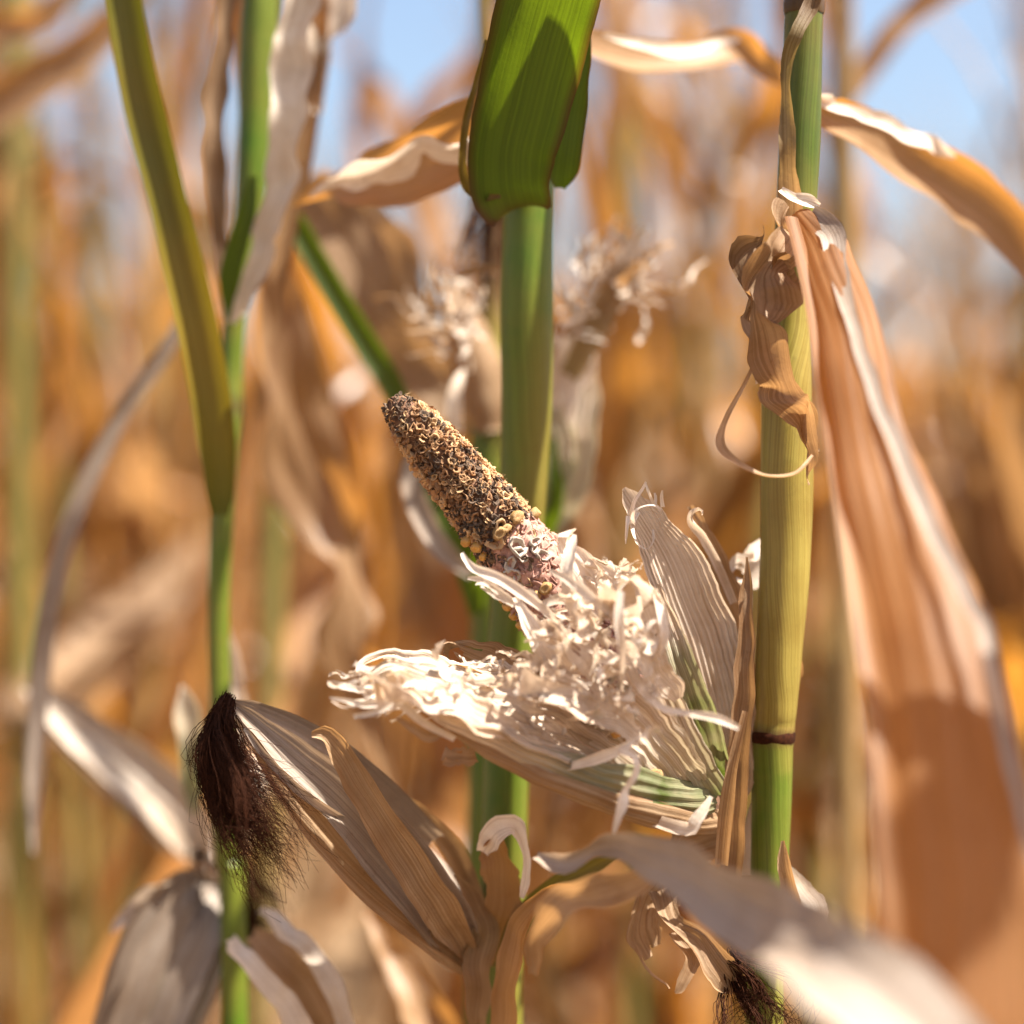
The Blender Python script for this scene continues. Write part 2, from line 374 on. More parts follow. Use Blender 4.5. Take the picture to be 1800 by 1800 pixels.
FIELD_GROUP = 'dry corn plants standing in the blurred field behind'
def field_plant(x, y, r, label, group=FIELD_GROUP, H=None, dense=12, zmin=0.25):
    H = H or r.uniform(1.65, 2.1); t = thing('corn_plant', (x, y, 0), label, 'corn plant', group)
    t.rotation_euler = (R(r.uniform(-3, 3)), R(r.uniform(-3, 3)), r.uniform(0, 6.28))
    s = link('stalk', r.choice(STALKS), t); s.scale = (1, 1, H)
    ph = r.uniform(0, 6.28)
    for k in range(dense):
        z = zmin + (H * 0.93 - zmin) * k / dense
        o = link('leaf', r.choice(GLEAVES if r.random() < 0.0 else LEAVES), t, (0, 0, z))
        o.rotation_euler = (R(r.uniform(-12, 12)), R(r.uniform(-8, 22)), ph + k * math.pi + r.uniform(-0.6, 0.6))
        q = r.uniform(0.75, 1.15); o.scale = (q, q, q * r.choice((1, 1, 0.9)))
    if r.random() < 0.8:
        o = link('ear', r.choice(HUSK), t, (0.012, 0, r.uniform(0.75, 1.05))); o.rotation_euler = (0, R(r.uniform(20, 150)), r.uniform(0, 6.28))
    o = link('tassel', r.choice(TASSELS), t, (0, 0, H * 0.985)); o.rotation_euler = (0, R(r.uniform(-8, 8)), r.uniform(0, 6))
    return t
#FIELD
rf = random.Random(21)
def in_gap(x, y, H):
    """keep tall near plants out of the two openings through which the sky is seen"""
    px = 900 + x / (K * y)
    return (430 < px < 940 or 1380 < px < 1840) and y < 8
def field_label(px, y):
    how = 'large dry corn plant in nearest row' if y < 2.1 else 'blurred dry corn plant in second row' if y < 2.8 else 'small dry corn plant in middle rows' if y < 5 else 'tiny dry corn plant in far rows'
    for lim, w in ((120, 'at the left edge of the field'), (330, 'left of the leaning green sheath'), (600, 'behind the long twisting dead leaf'), (830, 'behind the bare cob tip'), (1010, 'behind the thick green stalk'), (1330, 'between the two thick stalks'), (1500, 'behind the stalk with the cob'), (1750, 'behind the hanging foreground leaf')):
        if px < lim: return how + ', ' + w
    return how + ', at the right edge of the field'
cnt = 0; row = 1.75
while row < 9.8:
    half = 0.30 * row + 0.45
    x = -half + rf.uniform(0, 0.1)
    while x < half:
        y = row + rf.uniform(-0.12, 0.12)
        px = 900 + x / (K * y)
        gap = in_gap(x, y, 0)
        if not (gap and rf.random() < 0.55):
            H = rf.uniform(1.65, 2.1)
            if gap: H = min(H, 0.86 + (900 - 400) * K * y + rf.uniform(-0.1, 0.05))
            field_plant(x, y, rf, field_label(px, y), H=max(1.2, H)); cnt += 1
        x += rf.uniform(0.17, 0.30) * (1.0 if row < 5 else 1.25)
    row += 0.42 if row < 4 else 0.62
for px_, y_ in ((1235, 2.0), (60, 1.9), (1150, 3.0), (190, 2.4)):
    o = field_plant((px_ - 900) * K * y_, y_, rf, 'blurred corn plant with green stalk among dry ones, ' + {1235: 'right of the thick green stalk', 735: 'behind the bare cob', 60: 'near the left edge', 1150: 'far behind the upright husk', 1560: 'behind the hanging leaf', 190: 'behind the leaning sheath'}[px_], H=1.75, dense=7)
    [c for c in o.children if c.name.startswith('stalk')][0].data = GSTALK
# the rest of the field, too far to tell apart
def far_field():
    m = Mesh(); r = random.Random(8)
    for k in range(620):
        y = r.uniform(10, 26); x = r.uniform(-1, 1) * (0.3 * y + 1.5); H = r.uniform(1.6, 2.0)
        for i in range(11):
            z = 0.5 + (H - 0.6) * i / 11; a = r.uniform(0, 6.28); L = r.uniform(0.3, 0.55); w = 0.05
            d = Vector((math.cos(a), math.sin(a), 0)); q = Vector((-d.y, d.x, 0)) * w; b = Vector((x, y, z)); up = Vector((0, 0, 1))
            c = [b, b + d * L * 0.35 + up * L * 0.4, b + d * L * 0.75 + up * L * 0.3, b + d * L * 0.95 - up * L * 0.25]
            v = []
            for n_, e in enumerate(c): s_ = (0.4, 1, 0.8, 0.1)[n_]; v += [e - q * s_ * 0.5, e + q * s_ * 0.5]
            m.add(v, [(0, 1, 3, 2), (2, 3, 5, 4), (4, 5, 7, 6)])
        m.add([Vector((x - .011, y, 0)), Vector((x + .011, y, 0)), Vector((x + .006, y, H + .15)), Vector((x - .006, y, H + .15)), Vector((x, y - .011, 0)), Vector((x, y + .011, 0)), Vector((x, y + .006, H + .15)), Vector((x, y - .006, H + .15))], [(0, 1, 2, 3), (4, 5, 6, 7)])
    o = link('corn_field', m.data('corn_field', 'fleaf'), kind='stuff')
    o['label'] = 'distant mass of dry corn far behind the near rows'; o['category'] = 'corn field'
far_field()
#FIELDEND
#FRONT
# ------------------------------------------------------------------ plant with the eaten cob (right stalk)
def base_of(px, Y): q = P(px, 0, Y); return Vector((q.x, q.y, 0))
A = thing('corn_plant', base_of(1350, .925), 'corn plant at right carrying the half-eaten bare cob in a torn white husk', 'corn plant')
def ground_pt(px, Y, w, g=0, b=0):
    """control point of a stalk where it enters the soil"""
    py = 900 + ZC / (K * Y); return (px, py, Y, w, 0, g, b)
stalkA = tube_obj('stalk', A, [ground_pt(1300, .93, 84, .4), (1342, 1900, .93, 66, 0, .8), (1352, 1560, .925, 66, 0, 1), (1357, 1400, .923, 70, 0, .95), (1358, 1318, .922, 72, 0, .85), (1359, 1300, .922, 75, 0, .5, .55), (1360, 1288, .922, 75, 0, .3, .8), (1361, 1268, .922, 74, 0, .15, .12), (1364, 1240, .921, 75, 0, .1),
    (1370, 1150, .92, 80, 0, .08), (1380, 1000, .92, 88, 0, .05), (1384, 850, .92, 92, 0, .12), (1383, 700, .92, 88, 0, .2), (1388, 560, .92, 76, 0, .3),
    (1398, 400, .92, 70, 0, .85, .15), (1406, 250, .92, 72, 0, 1, .32), (1412, 60, .92, 68, 0, 1, .36), (1416, -120, .92, 60, 0, 1), (1425, -900, .93, 44, 0, .8), (1430, -1700, .95, 30, 0, .3), (1432, -2300, .96, 12, 0, .1)],
    ns=32, nv=700, nodes=[(0.603 + 0.0, .0, .004)], flute=.02)
# dark growth rings where the joints are
def ring(parent, px, py, Y, w, h, mat='silk'):
    m = Mesh(); c = P(px, py, Y); r_ = w * .5 * K * Y; hh = h * K * Y; ns = 28; v = []; prof = [(-1, .985), (-.6, 1.022), (0, 1.03), (.55, 1.035), (1, .985)]
    for z, k in prof:
        for j in range(ns):
            a = 6.2832 * j / ns; n_ = 1 + .006 * noise.noise(Vector((a * 3, z * 2, 0))); wob = .16 * noise.noise(Vector((math.cos(a) * 2.5, math.sin(a) * 2.5, z)))
            v.append(c + Vector((math.cos(a) * r_ * k * n_, math.sin(a) * r_ * k * n_, (z + wob) * hh * .5)))
    f = [(i * ns + j, i * ns + (j + 1) % ns, (i + 1) * ns + (j + 1) % ns, (i + 1) * ns + j) for i in range(4) for j in range(ns)]
    m.add(v, f, b=[.9] * len(v)); o = link('node_ring', m.data('node_ring', mat, ORG[parent.name]), parent); return o
ring(A, 1359, 1295, .922, 75.5, 20, 'silk')
ring(A, 1413, 12, .92, 71, 26, 'stalk')
# upper sheath edge wrapped round the green top of the stalk
blade_obj('sheath', A, [(1396, 470, .912, 62, 0, 0, .2), (1390, 380, .905, 50, 4, 0, .1), (1385, 250, .898, 30, 20, .3, .3), (1384, 120, .9, 22, 30, .5, .4), (1400, 60, .895, 24, 20, .5, .5), (1425, 10, .9, 30, 0, .2, .7), (1440, -40, .9, 20, 0, 0, .6)], 'tan', nv=50, nu=8, curl=60, ruf=.1, edge=.2, label='brown dried sheath edge running up the dark green stalk')
# crumpled brown knot where the dead leaf leaves the stalk
for q, kw in [
    ([(1392, 350, .895, 26, 10), (1372, 420, .885, 60, 20, 0, .15), (1350, 500, .875, 90, 10, 0, .25), (1345, 580, .88, 60, -20, 0, .2), (1375, 680, .885, 64, -25, 0, .1), (1415, 770, .888, 46, 0), (1448, 840, .89, 10, 20)], dict(nv=70, nu=16, curl=70, cscale=75, crump=.008, ruf=.12, edge=.12)),
    ([(1330, 410, .90, 20, 0, 0, .4), (1312, 460, .895, 44, 20, 0, .45), (1325, 520, .89, 60, 30, 0, .3), (1370, 500, .88, 70, 0, 0, .35), (1420, 470, .88, 40, 0, 0, .3)], dict(nv=60, nu=14, curl=110, crump=.009, cscale=80, edge=.25)),
    ([(1318, 500, .90, 30, 10, 0, .2), (1320, 570, .893, 46, 30, 0, .1), (1345, 620, .89, 40, 10), (1410, 730, .89, 40, -15), (1440, 800, .892, 14, 0)], dict(nv=50, nu=12, curl=80, crump=.007, cscale=80, edge=.2))]:
    blade_obj('leaf_base', A, q, 'tan', label='crumpled brown leaf base folded over at the upper joint', **kw)
blade_obj('tendril', A, [(1333, 625, .895, 5, 0, 0, .3), (1305, 680, .885, 9, 30), (1272, 740, .875, 16, 50), (1266, 785, .868, 20, 20), (1300, 818, .862, 20, 60), (1350, 838, .862, 18, 80), (1400, 832, .87, 13, 60), (1428, 800, .88, 6, 0)], 'tan', nv=50, nu=5, curl=80, label='thin dry strip looping in front of the stalk')
blade_obj('leaf_tip', A, [(1330, 640, .89, 6, 10), (1330, 655, .885, 9, 50), (1330, 675, .885, 4, 0)], 'shred', nv=8, nu=3)
blade_obj('leaf_tip', A, [(1377, 328, .892, 12, 10), (1395, 345, .886, 26, 50), (1418, 352, .885, 26, 20), (1438, 362, .886, 10, 0)], 'shred', nv=20, nu=6, curl=110, crump=.003)
# big dead leaf hanging from the joint towards the camera
blade_obj('leaf', A, [(1400, 372, .885, 40, 0), (1445, 440, .86, 100, 4), (1492, 560, .82, 105, 10), (1525, 720, .78, 120, 6), (1568, 900, .745, 165, 0), (1618, 1080, .715, 215, -4), (1650, 1270, .69, 250, 0), (1682, 1480, .67, 300, 6), (1696, 1700, .655, 325, 10), (1700, 1960, .645, 310, 12), (1700, 2500, .64, 150, 12), (1700, 2800, .65, 8, 12)],
    'front_leaf', nv=130, nu=26, curl=-62, ruf=.03, rfreq=3, ridge=.009, nr=5, edge=.03, crump=.003, cscale=25, seed=.31, label='broad dead leaf hanging blurred in the foreground at right')
blade_obj('midrib', A, [(1392, 380, .878, 26, 30), (1428, 520, .845, 34, 35), (1458, 700, .80, 40, 40), (1490, 900, .755, 46, 40), (1522, 1100, .72, 50, 40), (1552, 1300, .69, 50, 40), (1566, 1500, .668, 48, 40), (1582, 1700, .652, 44, 40), (1600, 2000, .64, 40, 40), (1640, 2600, .635, 10, 0)], 'front_leaf', nv=90, nu=7, curl=-50, label='grey folded edge of the hanging foreground leaf')
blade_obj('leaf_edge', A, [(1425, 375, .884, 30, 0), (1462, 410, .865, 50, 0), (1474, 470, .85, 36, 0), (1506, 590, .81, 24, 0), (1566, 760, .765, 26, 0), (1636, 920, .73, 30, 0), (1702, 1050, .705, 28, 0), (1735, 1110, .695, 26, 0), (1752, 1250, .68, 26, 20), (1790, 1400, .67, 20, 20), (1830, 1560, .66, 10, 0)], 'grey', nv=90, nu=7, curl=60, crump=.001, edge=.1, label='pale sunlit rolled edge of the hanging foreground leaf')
blade_obj('leaf_tip', A, [(1468, 470, .85, 14, 0), (1485, 490, .845, 20, 30), (1500, 500, .845, 8, 0)], 'shred', nv=10, nu=4)
# loose sheath pieces lower on the stalk
blade_obj('sheath', A, [(1290, 1640, .918, 50, 10, 0, .2), (1288, 1500, .915, 54, 10, 0, .2), (1296, 1400, .91, 52, 6, 0, .25), (1304, 1260, .905, 46, 4, 0, .3), (1310, 1150, .903, 44, 0, 0, .35), (1313, 1060, .903, 30, 0, 0, .35), (1312, 975, .905, 5, 0, 0, .3)], 'tan', nv=60, nu=10, curl=130, ridge=.03, edge=.1, crump=.002, label='narrow brown dried sheath along the left of the stalk')
blade_obj('sheath', A, [(1268, 1520, .9, 26, 0), (1278, 1420, .895, 30, 10), (1290, 1340, .893, 22, 20), (1310, 1250, .893, 12, 0)], 'tan', nv=24, nu=6, curl=90)
blade_obj('sheath', A, [(1400, 1680, .915, 60, 0), (1392, 1600, .90, 44, 10), (1380, 1540, .895, 30, 20), (1372, 1480, .895, 6, 0)], 'tan', nv=24, nu=8, curl=90, edge=.1, crump=.002)
blade_obj('sheath', A, [(1380, 1520, .925, 20, 0), (1402, 1560, .92, 44, 10), (1425, 1610, .915, 52, 20), (1440, 1660, .915, 20, 0)], 'shred', nv=24, nu=10, curl=70, edge=.25, crump=.003)
blade_obj('sheath', A, [(1318, 1540, .93, 40, 0), (1320, 1460, .93, 30, 0), (1330, 1390, .93, 8, 0)], 'shred', nv=12, nu=6, curl=120)
blade_obj('sheath', A, [(1396, 1200, .93, 24, 0), (1405, 1180, .928, 24, 20), (1408, 1160, .926, 8, 0)], 'tan', nv=12, nu=6, curl=70, edge=.3, crump=.002)
blade_obj('sheath', A, [(1345, 1010, .95, 40, 0), (1310, 1005, .947, 70, 10), (1290, 1010, .945, 60, 10), (1278, 1030, .945, 10, 0)], 'shred', nv=16, nu=12, curl=30, edge=.3, fray=4, frayv=.3)
blade_obj('sheath', A, [(1345, 955, .95, 22, 0), (1325, 972, .947, 30, 0), (1302, 985, .945, 8, 0)], 'shred', nv=10, nu=6, curl=30, edge=.3)

# the cob: core, then empty glume cups, withered grains, grains
TIP = P(686, 700, .893); CB = P(1262, 1432, .925); AX = (CB - TIP); CL = AX.length; AX.normalize()
SD = AX.cross(Vector((0, 1, 0))).normalized(); SD = SD if SD.x > 0 else -SD      # screen-side, up right
FR = SD.cross(AX).normalized(); FR = FR if FR.y < 0 else -FR                      # towards the camera
px_m = K * .9
def cob_r(s):
    q = s / px_m
    for (a, ra), (b, rb) in zip(CR, CR[1:]):
        if q <= b: return (ra + (rb - ra) * (q - a) / (b - a)) * px_m
    return CR[-1][1] * px_m
CR = [(0, 8), (8, 21), (30, 29), (60, 38), (110, 45), (180, 50), (260, 56), (340, 62), (420, 68), (600, 74), (750, 70), (900, 50), (940, 36)]
def cob_p(s, an, h=0.0):
    n_ = SD * math.cos(an) + FR * math.sin(an); wob = 1 + .05 * noise.noise(Vector((s * 60, math.cos(an), math.sin(an))))
    bend = SD * (0.0022 * math.sin(s / CL * 5.0))
    return TIP + AX * s + n_ * (cob_r(s) * wob + h) + bend, n_
mc = Mesh(); v = []; ns = 64; nl = 90
for i in range(nl + 1):
    s = CL * i / nl
    for j in range(ns):
        a = 6.2832 * j / ns; p, n_ = cob_p(s, a, -.001 + .0012 * noise.noise(Vector((s * 500, math.cos(a) * 9, math.sin(a) * 9)))); v.append(p)
f = [(i * ns + j, i * ns + (j + 1) % ns, (i + 1) * ns + (j + 1) % ns, (i + 1) * ns + j) for i in range(nl) for j in range(ns)] + [tuple(range(ns)), tuple(nl * ns + j for j in range(ns))]
mc.add(v, f); cob = link('cob', mc.data('cob', 'core', ORG[A.name]), A, label='half-eaten cob, bare and brown towards its dark tip'); ORG[cob.name] = ORG[A.name]

mp_ = Mesh(); v = []; s0 = 300 * px_m; nl2 = 70
for i in range(nl2 + 1):
    s = s0 + (CL * .86 - s0) * i / nl2
    for j in range(ns):
        a = 6.2832 * j / ns; q = s / px_m; cell = math.sin(a * 10 + (int(q / 20) % 2) * 3.14) * math.sin(q / 20 * 6.283)
        p, n_ = cob_p(s, a, .0004 + .0011 * cell + .0009 * noise.noise(Vector((s * 700, math.cos(a) * 11, math.sin(a) * 11))) - (.002 if i == 0 else 0)); v.append(p)
mp_.add(v, [(i * ns + j, i * ns + (j + 1) % ns, (i + 1) * ns + (j + 1) % ns, (i + 1) * ns + j) for i in range(nl2) for j in range(ns)])
o = link('cob_skin', mp_.data('cob_skin', 'pink', ORG[A.name]), cob, label='pinkish freshly bared lower part of the cob')
def cup(r, arc, tall, irr):
    """torn glume cup: a bent, crumpled wall with two sides, opening outwards (+z)"""
    m = Mesh(); v = []; n = 9; a0 = r.uniform(0, 6.28); el = r.uniform(.55, 1.0); lean = r.uniform(-.35, .35); lean2 = r.uniform(-.35, .35)
    for k in range(n):
        a = a0 + arc * k / (n - 1); q = 1 + r.uniform(-.28, .28); c, s_ = math.cos(a) * q, math.sin(a) * el * q
        h = tall * r.uniform(1 - irr, 1.15) * (.55 + .45 * math.sin(3.14 * (k + .5) / n)); fl = r.uniform(.95, 1.35)
        for x, z in ((.8, -.3), (1.0 * fl, h * .6), (.92 * fl, h), (.74 * fl, h * .86), (.42, -.05)):
            v.append(Vector((c * x + lean * max(0, z), s_ * x + lean2 * max(0, z), z)))
    f = [(k * 5 + i, (k + 1) * 5 + i, (k + 1) * 5 + i + 1, k * 5 + i + 1) for k in range(n - 1) for i in range(4)]
    if arc > 6: f += []
    m.add(v, f); return m
def flake(r):
    m = Mesh(); v = []; bend = r.uniform(.4, 1.5)
    for i in range(5):
        t = i / 4; w = .75 * math.sin(.5 + t * 2.4) * r.uniform(.8, 1.1)
        for j in range(3):
            u = j - 1; v.append(Vector((u * w, math.sin(t * bend) * 1.4 - .3, (1 - math.cos(t * bend)) * 1.2 + t * .7 + .35 * u * u * t)))
    m.add(v, [(i * 3 + j, i * 3 + j + 1, i * 3 + j + 4, i * 3 + j + 3) for i in range(4) for j in range(2)]); return m
rc = random.Random(4)
CUPS = {}
for mt in ('chaff', 'chaff_pale', 'mold', 'pink', 'white'):
    ms = [cup(rc, rc.uniform(4.2, 6.28), rc.uniform(.7, 1.3), .6) for _ in range(10)] + [flake(rc) for _ in range(2)] + [cup(rc, 6.28, .8, .3)]
    CUPS[mt] = [(m_, m_.data('glume', mt)) for m_ in ms]
def kernel_mesh(mat, dent=.3, wr=.1, seed=0):
    m = Mesh(); v = []; n = 9; k = 6; rr = random.Random(seed)
    for i in range(k + 1):
        th = math.pi * i / k
        for j in range(n):
            a = 6.2832 * j / n; sx = abs(math.cos(a)) ** .9 * (1 if math.cos(a) >= 0 else -1); sy = abs(math.sin(a)) ** .9 * (1 if math.sin(a) >= 0 else -1)
            q = math.sin(th) ** .6; z = math.cos(th); z = (abs(z) ** .7) * (1 if z > 0 else -1)
            if i <= 1: z -= dent * (1 if i == 0 else .2)
            q *= 1 + wr * rr.uniform(-1, 1); v.append(Vector((sx * q * (1 - .12 * (z < 0)), sy * q * .78, z * 1.1)))
    f = [(i * n + j, i * n + (j + 1) % n, (i + 1) * n + (j + 1) % n, (i + 1) * n + j) for i in range(k) for j in range(n)]
    m.add(v, f); return m.data('kernel', mat)
KER = [kernel_mesh('kernel', rc.uniform(.15, .5), .07, k) for k in range(4)]; KERO = [kernel_mesh('kernel_old', rc.uniform(.3, .9), .16, k) for k in range(4)]
def frame_m(p, n_, size, spin, tilt=0.0, tdir=0.0):
    z = (n_ + (AX * math.cos(tdir) + n_.cross(AX) * math.sin(tdir)) * tilt).normalized(); x = AX.cross(z).normalized(); y = z.cross(x)
    m = Matrix((x, y, z)).transposed(); m = m @ Matrix.Rotation(spin, 3, 'Z'); m4 = m.to_4x4() @ Matrix.Diagonal((size, size, size, 1)); m4.translation = p; return m4
def on_cob(px, py):
    q = P(px, py, .88); t = q - TIP; s = t.dot(AX); u = t.dot(SD) / cob_r(max(0, s)); u = max(-.98, min(.98, u))
    return s, math.acos(u)
def put(name, me, parent, m4, label=None):
    o = link(name, me, parent, label=label); m4 = m4.copy(); m4.translation = m4.translation - ORG[parent.name]; o.matrix_local = m4; return o
cands = []
s = .0012; ringi = 0
while s < 560 * px_m:
    q = s / px_m; pinkz = 345
    sp = (12.8 if q < 300 else 14 if q < 360 else 19) * px_m
    nrow = max(5, int(6.283 * cob_r(s) / sp))
    for j in range(nrow):
        a = 6.2832 * (j + .5 * (ringi % 2)) / nrow + rc.uniform(-.1, .1); ss = s + rc.uniform(-.3, .3) * sp
        p, n_ = cob_p(max(0, ss), a, 0)
        side = noise.noise(Vector((q * .012, a * 1.1, 2)))
        lim = 322 + 18 * math.cos(a) * -1 + 22 * side + 8 * math.sin(a)
        if q > lim: mt = 'white' if rc.random() < .07 else ('chaff_pale' if rc.random() < .2 else 'pink')
        else:
            mo = noise.noise(Vector((q * .02, math.cos(a) * 1.4, math.sin(a) * 1.4)))
            dark = (.75 if q < 30 else .12) + (.42 if 225 < q < 360 and mo > -.25 else 0) + (.25 if mo > .25 else 0)
            mt = 'mold' if rc.random() < dark else ('chaff_pale' if rc.random() < .3 else 'chaff')
        size = sp * (.60 if q < lim else .66) * rc.uniform(.75, 1.15) * (.7 if q < 40 else 1)
        if n_.dot(FR) > -.35:
            if q > lim and rc.random() < .12: continue
            cands.append((n_.dot(FR) - q / 900, p, n_, size, mt, q > lim))
            if q < lim and rc.random() < .8:
                p2, n2 = cob_p(max(0, ss + .5 * sp), a + .5 * 6.2832 / nrow, .0006); cands.append((n2.dot(FR) - .35 - q / 900, p2, n2, size * rc.uniform(.4, .65), mt, False))
    s += sp * .82; ringi += 1
cands.sort(key=lambda c: -c[0])
rest = {}
for k, (w_, p, n_, size, mt, pk) in enumerate(cands):
    me_, da = rc.choice(CUPS[mt]); m4 = frame_m(p + n_ * size * (.05 if not pk else -.3), n_, size, rc.uniform(0, 6.28), rc.uniform(0, .6) if not pk else .15, rc.uniform(2.2, 4.0))
    if k < 300: put('glume', da, cob, m4)
    else:
        mm = rest.setdefault(mt, Mesh()); mm.add([m4 @ q for q in me_.v and [Vector(t_) for t_ in me_.v]], me_.f)
allm = Mesh()
for mt, mm in rest.items():
    o = link('glumes', mm.data('glumes', mt, ORG[A.name]), cob, kind='stuff')
# fine hairs and dust on the cob
hairs = []
for k in range(420):
    s = rc.uniform(5, 520) * px_m; a = rc.uniform(-.3, 3.5); p, n_ = cob_p(s, a, .0005); l = rc.uniform(.001, .0032)
    d = (n_ + AX * rc.uniform(-.8, .8) + SD * rc.uniform(-.6, .6)).normalized(); hairs.append([p, p + d * l * .6, p + d * l + Vector((rc.uniform(-1, 1), 0, rc.uniform(-1, 1))) * l * .35])
mh = Mesh(); strands(hairs, mh, .00011, 3); link('hairs', mh.data('hairs', 'chaff_pale', ORG[A.name]), cob, kind='stuff')
# grains still on the cob: (px, py, size px, old?, label)
for px, py, sz, old, lb in [(901, 922, 16, 1, 'pale tan grain beside the bare part'), (938, 922, 15, 1, None), (822, 962, 14, 0, None), (838, 972, 13, 0, None), (850, 990, 10, 0, None),
                            (872, 946, 15, 1, None), (884, 940, 12, 1, None), (880, 1060, 11, 0, None), (889, 1068, 12, 0, None), (899, 1083, 12, 0, None), (908, 1101, 12, 0, None), (921, 1118, 11, 0, None), (957, 1045, 14, 1, None), (942, 1058, 12, 1, None), (1068, 1033, 12, 0, None)]:
    s, a = on_cob(px, py); p, n_ = cob_p(s, a, sz * px_m * .30)
    put('kernel', rc.choice(KERO if old else KER), cob, frame_m(p, n_, sz * .88 * px_m, rc.uniform(-.4, .4), .2, rc.uniform(0, 6)), lb)
for px, py, sz, mt in [(903, 972, 17, 'white'), (912, 985, 13, 'white'), (893, 1000, 12, 'white'), (899, 1018, 14, 'white'), (890, 1022, 10, 'white'), (935, 965, 12, 'white'), (948, 990, 12, 'white'), (866, 962, 15, 'chaff_pale'), (876, 935, 14, 'chaff_pale'), (925, 995, 12, 'mold'), (917, 1001, 12, 'mold'), (934, 975, 10, 'white')]:
    s, a = on_cob(px, py); p, n_ = cob_p(s, a, 0.0004)
    put('glume', rc.choice(CUPS[mt])[1], cob, frame_m(p, n_, sz * px_m, rc.uniform(0, 6.28), .2, 1))

def husk(L, mat='husk', name='husk', **kw): return blade_obj(name, cob, L, mat, **kw)
# upright husk leaves at right
husk([(1282, 1425, .925, 40, 0, .3), (1278, 1360, .925, 100, 0, .05), (1262, 1250, .922, 132, -14), (1228, 1120, .918, 138, -18), (1186, 1010, .912, 122, -18), (1140, 920, .907, 74, -10), (1112, 880, .905, 38, 0), (1096, 858, .903, 8, 0)], nv=90, nu=64, curl=75, ridge=.015, nr=13, edge=.06, crump=.0012, cscale=45, seed=.4, label='tall upright husk leaf with fine ridges and a torn tip')
husk([(1296, 1400, .938, 40, 0), (1296, 1260, .935, 80, 0), (1278, 1120, .932, 92, 0), (1240, 1000, .927, 92, 0, 0, .05), (1205, 935, .923, 74, 0, 0, .1), (1185, 900, .92, 60, 0, 0, .1)], 'tan', nv=60, nu=24, curl=60, ridge=.02, nr=5, edge=.16, crump=.0012, fray=4, frayv=.72, label='translucent tan husk leaf behind with a ragged broken end')
husk([(1290, 1060, .924, 16, 0), (1260, 990, .92, 18, 0), (1236, 945, .917, 18, 10), (1220, 922, .913, 20, 30), (1218, 905, .908, 22, 70), (1230, 897, .905, 16, 100), (1234, 904, .903, 8, 120)], 'husk', nv=40, nu=6, curl=100, edge=.1)
for q in ([(1122, 900, .90, 9, 0), (1112, 925, .893, 8, 30), (1118, 955, .888, 8, 60), (1137, 966, .886, 7, 80), (1148, 950, .888, 7, 60), (1147, 930, .89, 4, 0)], [(1106, 905, .9, 8, 0), (1114, 880, .895, 7, 20), (1128, 862, .892, 6, 30), (1136, 848, .89, 4, 0)],
          [(1134, 850, .89, 4, 0), (1142, 868, .89, 5, 0), (1150, 888, .895, 6, 0)], [(1165, 892, .9, 8, 0), (1163, 875, .898, 6, 0), (1164, 862, .896, 3, 0)], [(1152, 885, .9, 6, 0), (1153, 872, .9, 5, 0), (1151, 864, .9, 3, 0)], [(1106, 905, .897, 8, 0), (1102, 935, .893, 6, 20), (1100, 958, .892, 2, 0)],
          [(1112, 925, .895, 10, 0), (1115, 905, .888, 9, 40), (1130, 893, .885, 8, 70), (1150, 890, .886, 6, 60), (1164, 898, .888, 5, 0)]):
    husk(q, 'shred', 'husk_shred', nv=20, nu=3, curl=60, crump=.0008)
husk([(1265, 1380, .915, 60, 0, 1), (1235, 1290, .903, 80, 10, 1), (1200, 1180, .895, 66, 0, .8), (1172, 1100, .897, 44, 0, .15), (1150, 1050, .895, 34, 0, 0), (1135, 1020, .893, 10, 0)], nv=50, nu=18, curl=80, ridge=.03, nr=4, edge=.1, crump=.0015, fray=3, frayv=.7, label='husk leaf still green along its middle')
husk([(1262, 1400, .905, 50, 0, 1), (1225, 1340, .893, 60, -10, .6), (1190, 1270, .885, 60, -10, .2), (1165, 1200, .88, 46, 20, .25), (1150, 1140, .876, 20, 0)], nv=40, nu=16, curl=60, ridge=.03, nr=4, edge=.12, fray=3, frayv=.6)
husk([(1235, 1400, .905, 30, 0, .5), (1185, 1340, .885, 90, -5, .35), (1125, 1270, .873, 120, -10, .05), (1070, 1215, .868, 120, -10), (1020, 1170, .866, 90, 0), (985, 1140, .865, 40, 0)], nv=50, nu=26, curl=50, ridge=.02, nr=5, edge=.12, crump=.0025, fray=6, frayv=.62)
husk([(1205, 1405, .90, 40, 0, .7), (1130, 1370, .882, 110, -10, .1), (1040, 1310, .872, 150, -25), (960, 1250, .868, 150, -30), (890, 1205, .868, 110, -30), (840, 1180, .87, 50, 0)], nv=60, nu=28, curl=40, ridge=.02, nr=5, edge=.14, crump=.003, fray=7, frayv=.6)
# the bowl of outer husks sweeping down and left
husk([(1278, 1442, .915, 50, 0, 0, .1), (1215, 1446, .89, 56, 20), (1130, 1432, .87, 66, 25), (1040, 1400, .86, 62, 22), (950, 1365, .855, 48, 18), (870, 1328, .855, 34, 10), (810, 1296, .858, 20, 0), (770, 1270, .86, 6, 0)], 'tan', nv=70, nu=18, curl=-110, ridge=.02, nr=4, edge=.06, crump=.0012, label='outer dry husk leaf sweeping left under the green one')
husk([(1262, 1402, .905, 50, 0, 1), (1200, 1408, .886, 78, 5, 1), (1120, 1392, .868, 88, 8, 1), (1030, 1362, .858, 62, 8, .8), (940, 1330, .853, 44, 5, .3), (860, 1292, .852, 40, 0, .1), (790, 1262, .853, 36, 0), (735, 1240, .855, 10, 0)], 'husk', nv=80, nu=24, curl=-80, ridge=.028, nr=5, edge=.08, crump=.0015, label='green streaked inner husk leaf forming the bowl of the torn ear')
